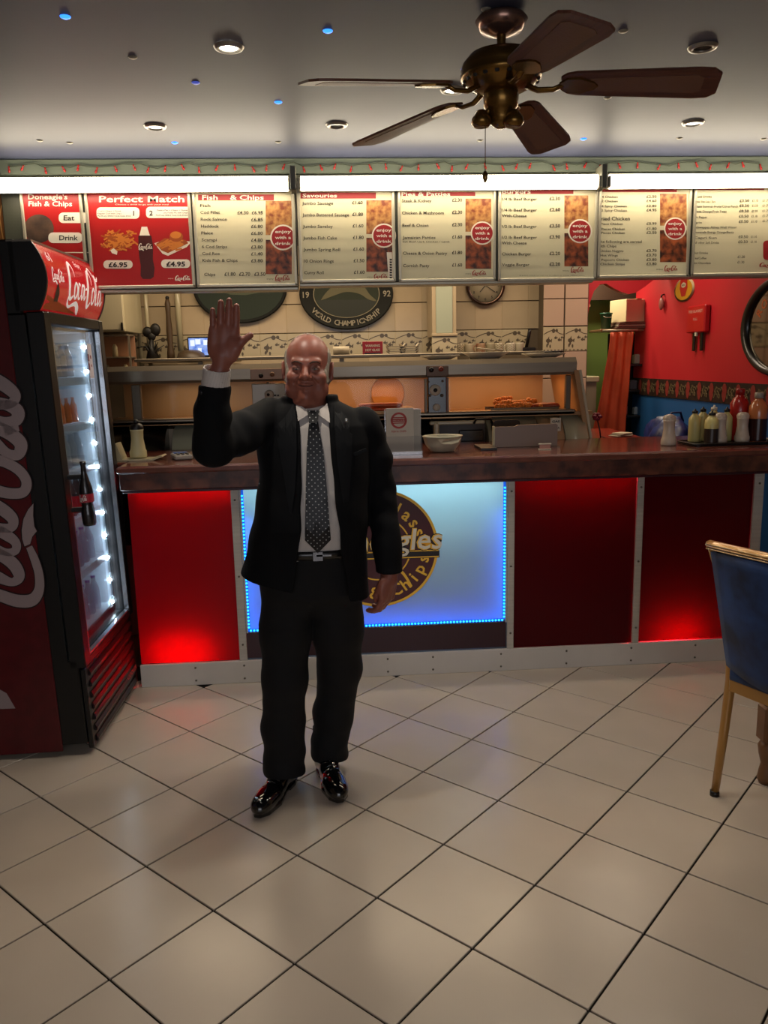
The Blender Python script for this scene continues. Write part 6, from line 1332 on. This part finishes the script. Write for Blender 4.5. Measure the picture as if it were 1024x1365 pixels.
# belt and buckle
m_belt = mat('belt_leather', '#0f0d0d', .3, coat=.4)
mb = MB(); V = []; n = 40
for z, g_ in ((.915, .009), (.947, .009), (.947, .004), (.915, .004)):
    for k in range(n):
        a = 2*PI*k/n; e_ = 2/2.4; c_, s_ = math.cos(a), math.sin(a); A_ = np.interp(z, TZ, TA)+g_; B__ = np.interp(z, TZ, TB)+g_
        V.append((np.interp(z, TZ, TX)+A_*abs(c_)**e_*np.sign(c_), np.interp(z, TZ, TY)+B__*abs(s_)**e_*np.sign(s_), z))
mb.add([tuple(map(float, v)) for v in V], [(j*n+k, j*n+(k+1) % n, ((j+1) % 4)*n+(k+1) % n, ((j+1) % 4)*n+k) for j in range(4) for k in range(n)], True); belt = mb.build('belt', m_belt, man)
bx0 = aty(424, 741, 2.64)
MB().box((bx0[0], front_y(bx0[0], .931, .012)-.003, .931), (.036, .006, .034), .002).box((bx0[0]+.02, front_y(bx0[0], .931, .012)-.004, .934), (.05, .004, .006)).build('buckle', mat('buckle_steel', '#8a8a8e', .2, .95), belt)
# --- jacket: torso and both sleeves, open at the front
zl = [.70, .86, .93, 1.03, 1.15, 1.27, 1.36, 1.40, 1.47]
XL = [-.150, -.128, -.116, -.103, -.096, -.093, -.094, -.098, -.110]
XR = [.060, .040, .030, .024, .013, .006, .002, .002, -.008]
def jacket(p):
    z = p[:, 2]; x = p[:, 0]; y = p[:, 1]
    fl = np.clip((1.0-z)/.25, 0, 1)
    zz = p.copy(); 
    t_ = np.clip((1.20-z)/.36, 0, 1.3)**1.25; lf = np.clip(.5-(x+.07)*6, 0, 1); FX = t_*(.012+.062*lf); FY = t_*.028; d = torso(p, .022, 2.4, FX, FY)
    # flared skirts of the open jacket
    d = smin(d, ell(p, (-.055, YM+.012, 1.370), (.176, .080, .056), ry_m(-.03)), .035); d = smin(d, sph(p, (-.222, YM+.0, 1.395), .036), .02)
    slR = chain(p, [(-.200, YM+.01, 1.385), (-.285, 2.62, 1.350), ELR], [.072, .066, .062], .02); slR = smin(slR, chain(p, [ELR, (-.348, 2.46, 1.42), (-.333, 2.440, 1.508)], [.060, .053, .047], .02), .02)
    slR += .0045*np.sin(90*(x*.8+y*.5+z*.35))*np.exp(-((x+.33)**2+(y-2.56)**2+(z-1.34)**2)/.008)+.002*np.sin(z*75+x*25)
    slR = smax(slR, (p-np.array((-.336, 2.437, 1.512))) @ np.array((.05, -.06, .997)), .004)
    slL = chain(p, [SHL, (.158, 2.80, 1.24), ELL, (.190, 2.74, .95), (.196, 2.712, .845)], [.064, .058, .053, .050, .048], .02)
    slL += .0035*np.sin(70*(z+.4*x)+y*20)*np.exp(-((z-1.1)/.12)**2)+.0018*np.sin(z*60)
    slL = smax(slL, .848-z, .004)
    xl = np.interp(z, zl, XL); xr = np.interp(z, zl, XR)
    op = np.maximum(np.maximum(xl-x, x-xr), y-(YM-.02)); d = smax(d, -op, .010)
    inner = np.where(z < .90, torso(p, .012), 1.0); inn2 = torso(p, .013, 2.4, FX, FY)
    d = np.where(z < .925, np.maximum(d, -inn2), d)
    hem = .853+(x+.34)*(-.22); d = smax(d, hem-z, .006)
    d += .0022*np.sin(38*z+26*x)*np.exp(-((z-1.05)/.2)**2)
    d = smax(d, cap(p, (-.062, YM+.015, 1.385), (-.064, YM+.022, 1.55), .073, .070)*-1, .006); d = smax(d, z-1.462, .006)
    return smin(smin(d, slR, .018), slL, .010)
P, F = surface(jacket, (-.48, 2.36, .66), (.30, 3.02, 1.54), .0045)
jk = link('jacket', to_mesh('jacket', P, F, m_suit), man)
m_lap = mat('lapel_black', '#080a0f', .75, spec=.3, bump=.12, bscale=300)
proj_strip('lapel', m_lap, px((390, 540), (380, 556), (370, 566), (378, 577), (369, 586), (380, 640), (388, 690), (394, 650), (396, 600), (395, 560)), .0215, .005, .004, jk)
proj_strip('lapel', m_lap, px((446, 536), (456, 550), (466, 560), (459, 571), (470, 580), (468, 630), (462, 700), (455, 655), (449, 610), (446, 565)), .0215, .005, .004, jk)
MB().box((0, 0, 0), (.05, .004, .012), .001, Matrix.Rotation(-.35, 3, 'Y')).build('breast_pocket', m_lap, jk, (aty(480, 602, 2.66)[0]-.0, float(front_y(.10, 1.25, .026))-.004, 1.275))
c_ = px((462, 561))[0]; MB().ball((0, 0, 0), .006, 10, 8, (1, .5, 1.2)).build('lapel_pin', mat('pin_silver', '#b8b8b4', .25, .8), jk, (c_[0], float(front_y(c_[0], c_[1], .022))-.012, c_[1]))
for k, (x_, z_) in enumerate(((-.340, 1.50), (-.372, 1.485), (-.374, 1.465))): MB().lathe([(0, 0), (.007, 0), (.007, .003), (0, .003)], n=10, axis='y').build('cuff_button', mat('button_black', '#15151a', .3), jk, (-.368-.003*k, 2.409+.006*k, 1.492-.020*k))
# --- shoes
m_shoe = mat('patent_shoe', '#060607', .08, coat=1.0, bump=.02, bscale=30)
def shoe(p, heel, toe):
    heel = np.array(heel, float); toe = np.array(toe, float); ax = toe-heel; L_ = np.linalg.norm(ax); ax /= L_; sd = np.array([-ax[1], ax[0], 0]); q_ = np.stack([(p-heel) @ sd, (p-heel) @ ax, p[:, 2]], 1)
    d = cap(q_, (0, .045, .045), (0, .12, .050), .040, .040); d = smin(d, ell(q_, (0, L_*.66, .034), (.046, .095, .036)), .02); d = smin(d, ell(q_, (0, L_*.86, .030), (.036, .048, .028)), .02)
    d = smin(d, cap(q_, (0, .05, .05), (0, .07, .11), .038, .040), .02); d = smax(d, .014-q_[:, 2], .004)
    w_ = np.interp(q_[:, 1], [0, .05, L_*.4, L_*.66, L_*.9, L_], [.028, .040, .036, .049, .036, .012])
    sole = np.maximum(np.maximum(np.abs(q_[:, 0])-w_, np.maximum(-q_[:, 1], q_[:, 1]-L_)), np.abs(q_[:, 2]-.009)-.008); arch = np.maximum(np.maximum(np.abs(q_[:, 1]-L_*.42)-.03, q_[:, 2]-.009), -1)
    sole = np.maximum(sole, -arch); d = np.minimum(d, sole)
    d = smax(d, -cap(q_, (-.03, L_*.66, .064), (.03, L_*.66, .064), .0016, .0016), .002)
    return d
for nm, hl, te in (('shoe', (-.186, 2.875, 0), (-.296, 2.60, 0)), ('shoe', (-.066, 2.955, 0), (-.002, 2.668, 0))):
    hl_, te_ = np.array(hl), np.array(te); lo_ = np.minimum(hl_, te_)-.09; hi_ = np.maximum(hl_, te_)+.09; lo_[2] = -.006; hi_[2] = .17
    P, F = surface(lambda p: shoe(p, hl, te), lo_, hi_, .0032); so_ = link('shoe', to_mesh('shoe', P, F, m_shoe), man)
    ax = (te_-hl_)/np.linalg.norm(te_-hl_); sd = np.array([-ax[1], ax[0], 0]); L_ = np.linalg.norm(te_-hl_)
    for k in range(4):
        c = hl_+ax*(L_*(.40+.055*k)); z = .094-.0075*k; MB().tube([tuple(c-sd*.022+np.array([0, 0, z-.010])), tuple(c+np.array([0, 0, z])), tuple(c+sd*.022+np.array([0, 0, z-.010]))], .0026, 6).build('lace', m_belt, so_)
m_sock = mat('sock_black', '#060608', .9)
for a_, b_ in (((-.205, 2.828, .19), (-.207, 2.822, .055)), ((-.050, 2.900, .19), (-.055, 2.900, .055))):
    MB().tube([a_, tuple((x_+y_)/2 for x_, y_ in zip(a_, b_)), b_], [.050, .046, .044], 18).build('sock', m_sock, man)
# --- face details and hair
Rh = ry_m(math.radians(2.0)) @ rz_(math.radians(-3))
def hp_(x, y, z): return tuple((HC+Rh @ np.array([x, y, z])).tolist())
m_eye = mat('eye_white', '#9a857a', .25); m_iris = mat('iris_dark', '#160c08', .15, coat=.6); m_brow = mat('brow_hair', '#3a2a22', .8); m_hair = mat('grey_hair', '#9a8d7c', .8, noise=.35, scale=60, stretch=(1, 3, .4), bump=.3, bscale=260); m_lip = mat('lip', '#7e3f35', .45)
for s in (-1, 1):
    e = MB().ball(hp_(s*.031, -.0782, -.0022), .0092, 14, 10, (1.25, 1, .42)).build('eye', m_eye, man)
    MB().ball(hp_(s*.0305-.0, -.0852, -.0024), .0042, 10, 8, (1, .5, .75)).build('iris', m_iris, e)
    bp = [hp_(s*x, y, z) for x, y, z in ((.013, -.0895, .0165), (.024, -.0885, .0215), (.036, -.0835, .0225), (.047, -.073, .0165))]
    MB().tube(bp, [.0018, .0032, .0028, .0012], 8, flat=.8).build('eyebrow', m_brow, man)
    MB().tube([hp_(s*x, y, z) for x, y, z in ((.018, -.0865, .0015), (.026, -.0895, .0032), (.036, -.0875, .003), (.045, -.079, -.001))], [.0006, .0012, .0012, .0005], 6).build('lash_line', m_brow, man)
MB().tube(catmull([hp_(x, y, z) for x, y, z in ((-.029, -.0785, -.0515), (-.014, -.0868, -.0568), (0, -.0885, -.0580), (.014, -.0868, -.0568), (.029, -.0785, -.0515))], 5), [.0006]+[.0016]*19+[.0006], 6).build('mouth_line', mat('mouth_dark', '#3a1512', .5), man)
def hair(p):
    q_ = (p-HC) @ ry_m(math.radians(2.0)) @ rz_(math.radians(-3)); d = head(p)-.0045-.0007*np.sin(q_[:, 1]*360+q_[:, 2]*90)
    x, y, z = q_.T; line = .062+np.clip(y, -.1, .1)*.35
    m = np.maximum(z-line, -(z+.05+np.clip(y, 0, .05)*.6)); m = np.maximum(m, -(y+.028+np.clip(.02-z, 0, .03)*.9-np.clip(z-.02, 0, .05)*.35))
    m = np.maximum(m, .050-np.abs(x)-np.clip(y, 0, .1)*3); m = np.maximum(m, .006-(np.maximum(np.abs(x)-.072, -1)*0+.02))
    ear = np.minimum(ell(q_, (.084, .010, -.010), (.016, .026, .036)), ell(q_, (-.084, .010, -.010), (.016, .026, .036))); m = np.maximum(m, -ear)
    return smax(d, m, .010)
P, F = surface(hair, HC-np.array([.105, .11, .12]), HC+np.array([.105, .13, .13]), .003); link('hair', to_mesh('hair', P, F, m_hair), man)
# fine wisps combed back over the crown
wm = MB(); rr = random.Random(21)
for k in range(60):
    a = rr.uniform(-1, 1); x = .052*a; pts = [(x*(1+.12*t_)+rr.uniform(-.001, .001), -.02+.085*t_, 0) for t_ in (0, .33, .66, 1)]; out = []
    for (xx, yy, _) in pts: v = max(0, 1-(xx/.0745)**2-((yy-.012)/.092)**2); out.append(hp_(xx, yy, .030+.0862*math.sqrt(v)+.0008))
    wm.tube(out, .0007, 4, False)
tag(wm.build('hair_wisps', m_hair, man), kind='stuff')
# gold band added to stand for a bright glint at the finger base
MB().lathe([(.0104, -.002), (.0118, -.001), (.0118, .001), (.0104, .002)], n=16).build('ring', mat('glint_gold', '#e0c080', .2, 1), man, aty(295.6, 432, 2.42))
flush_text()
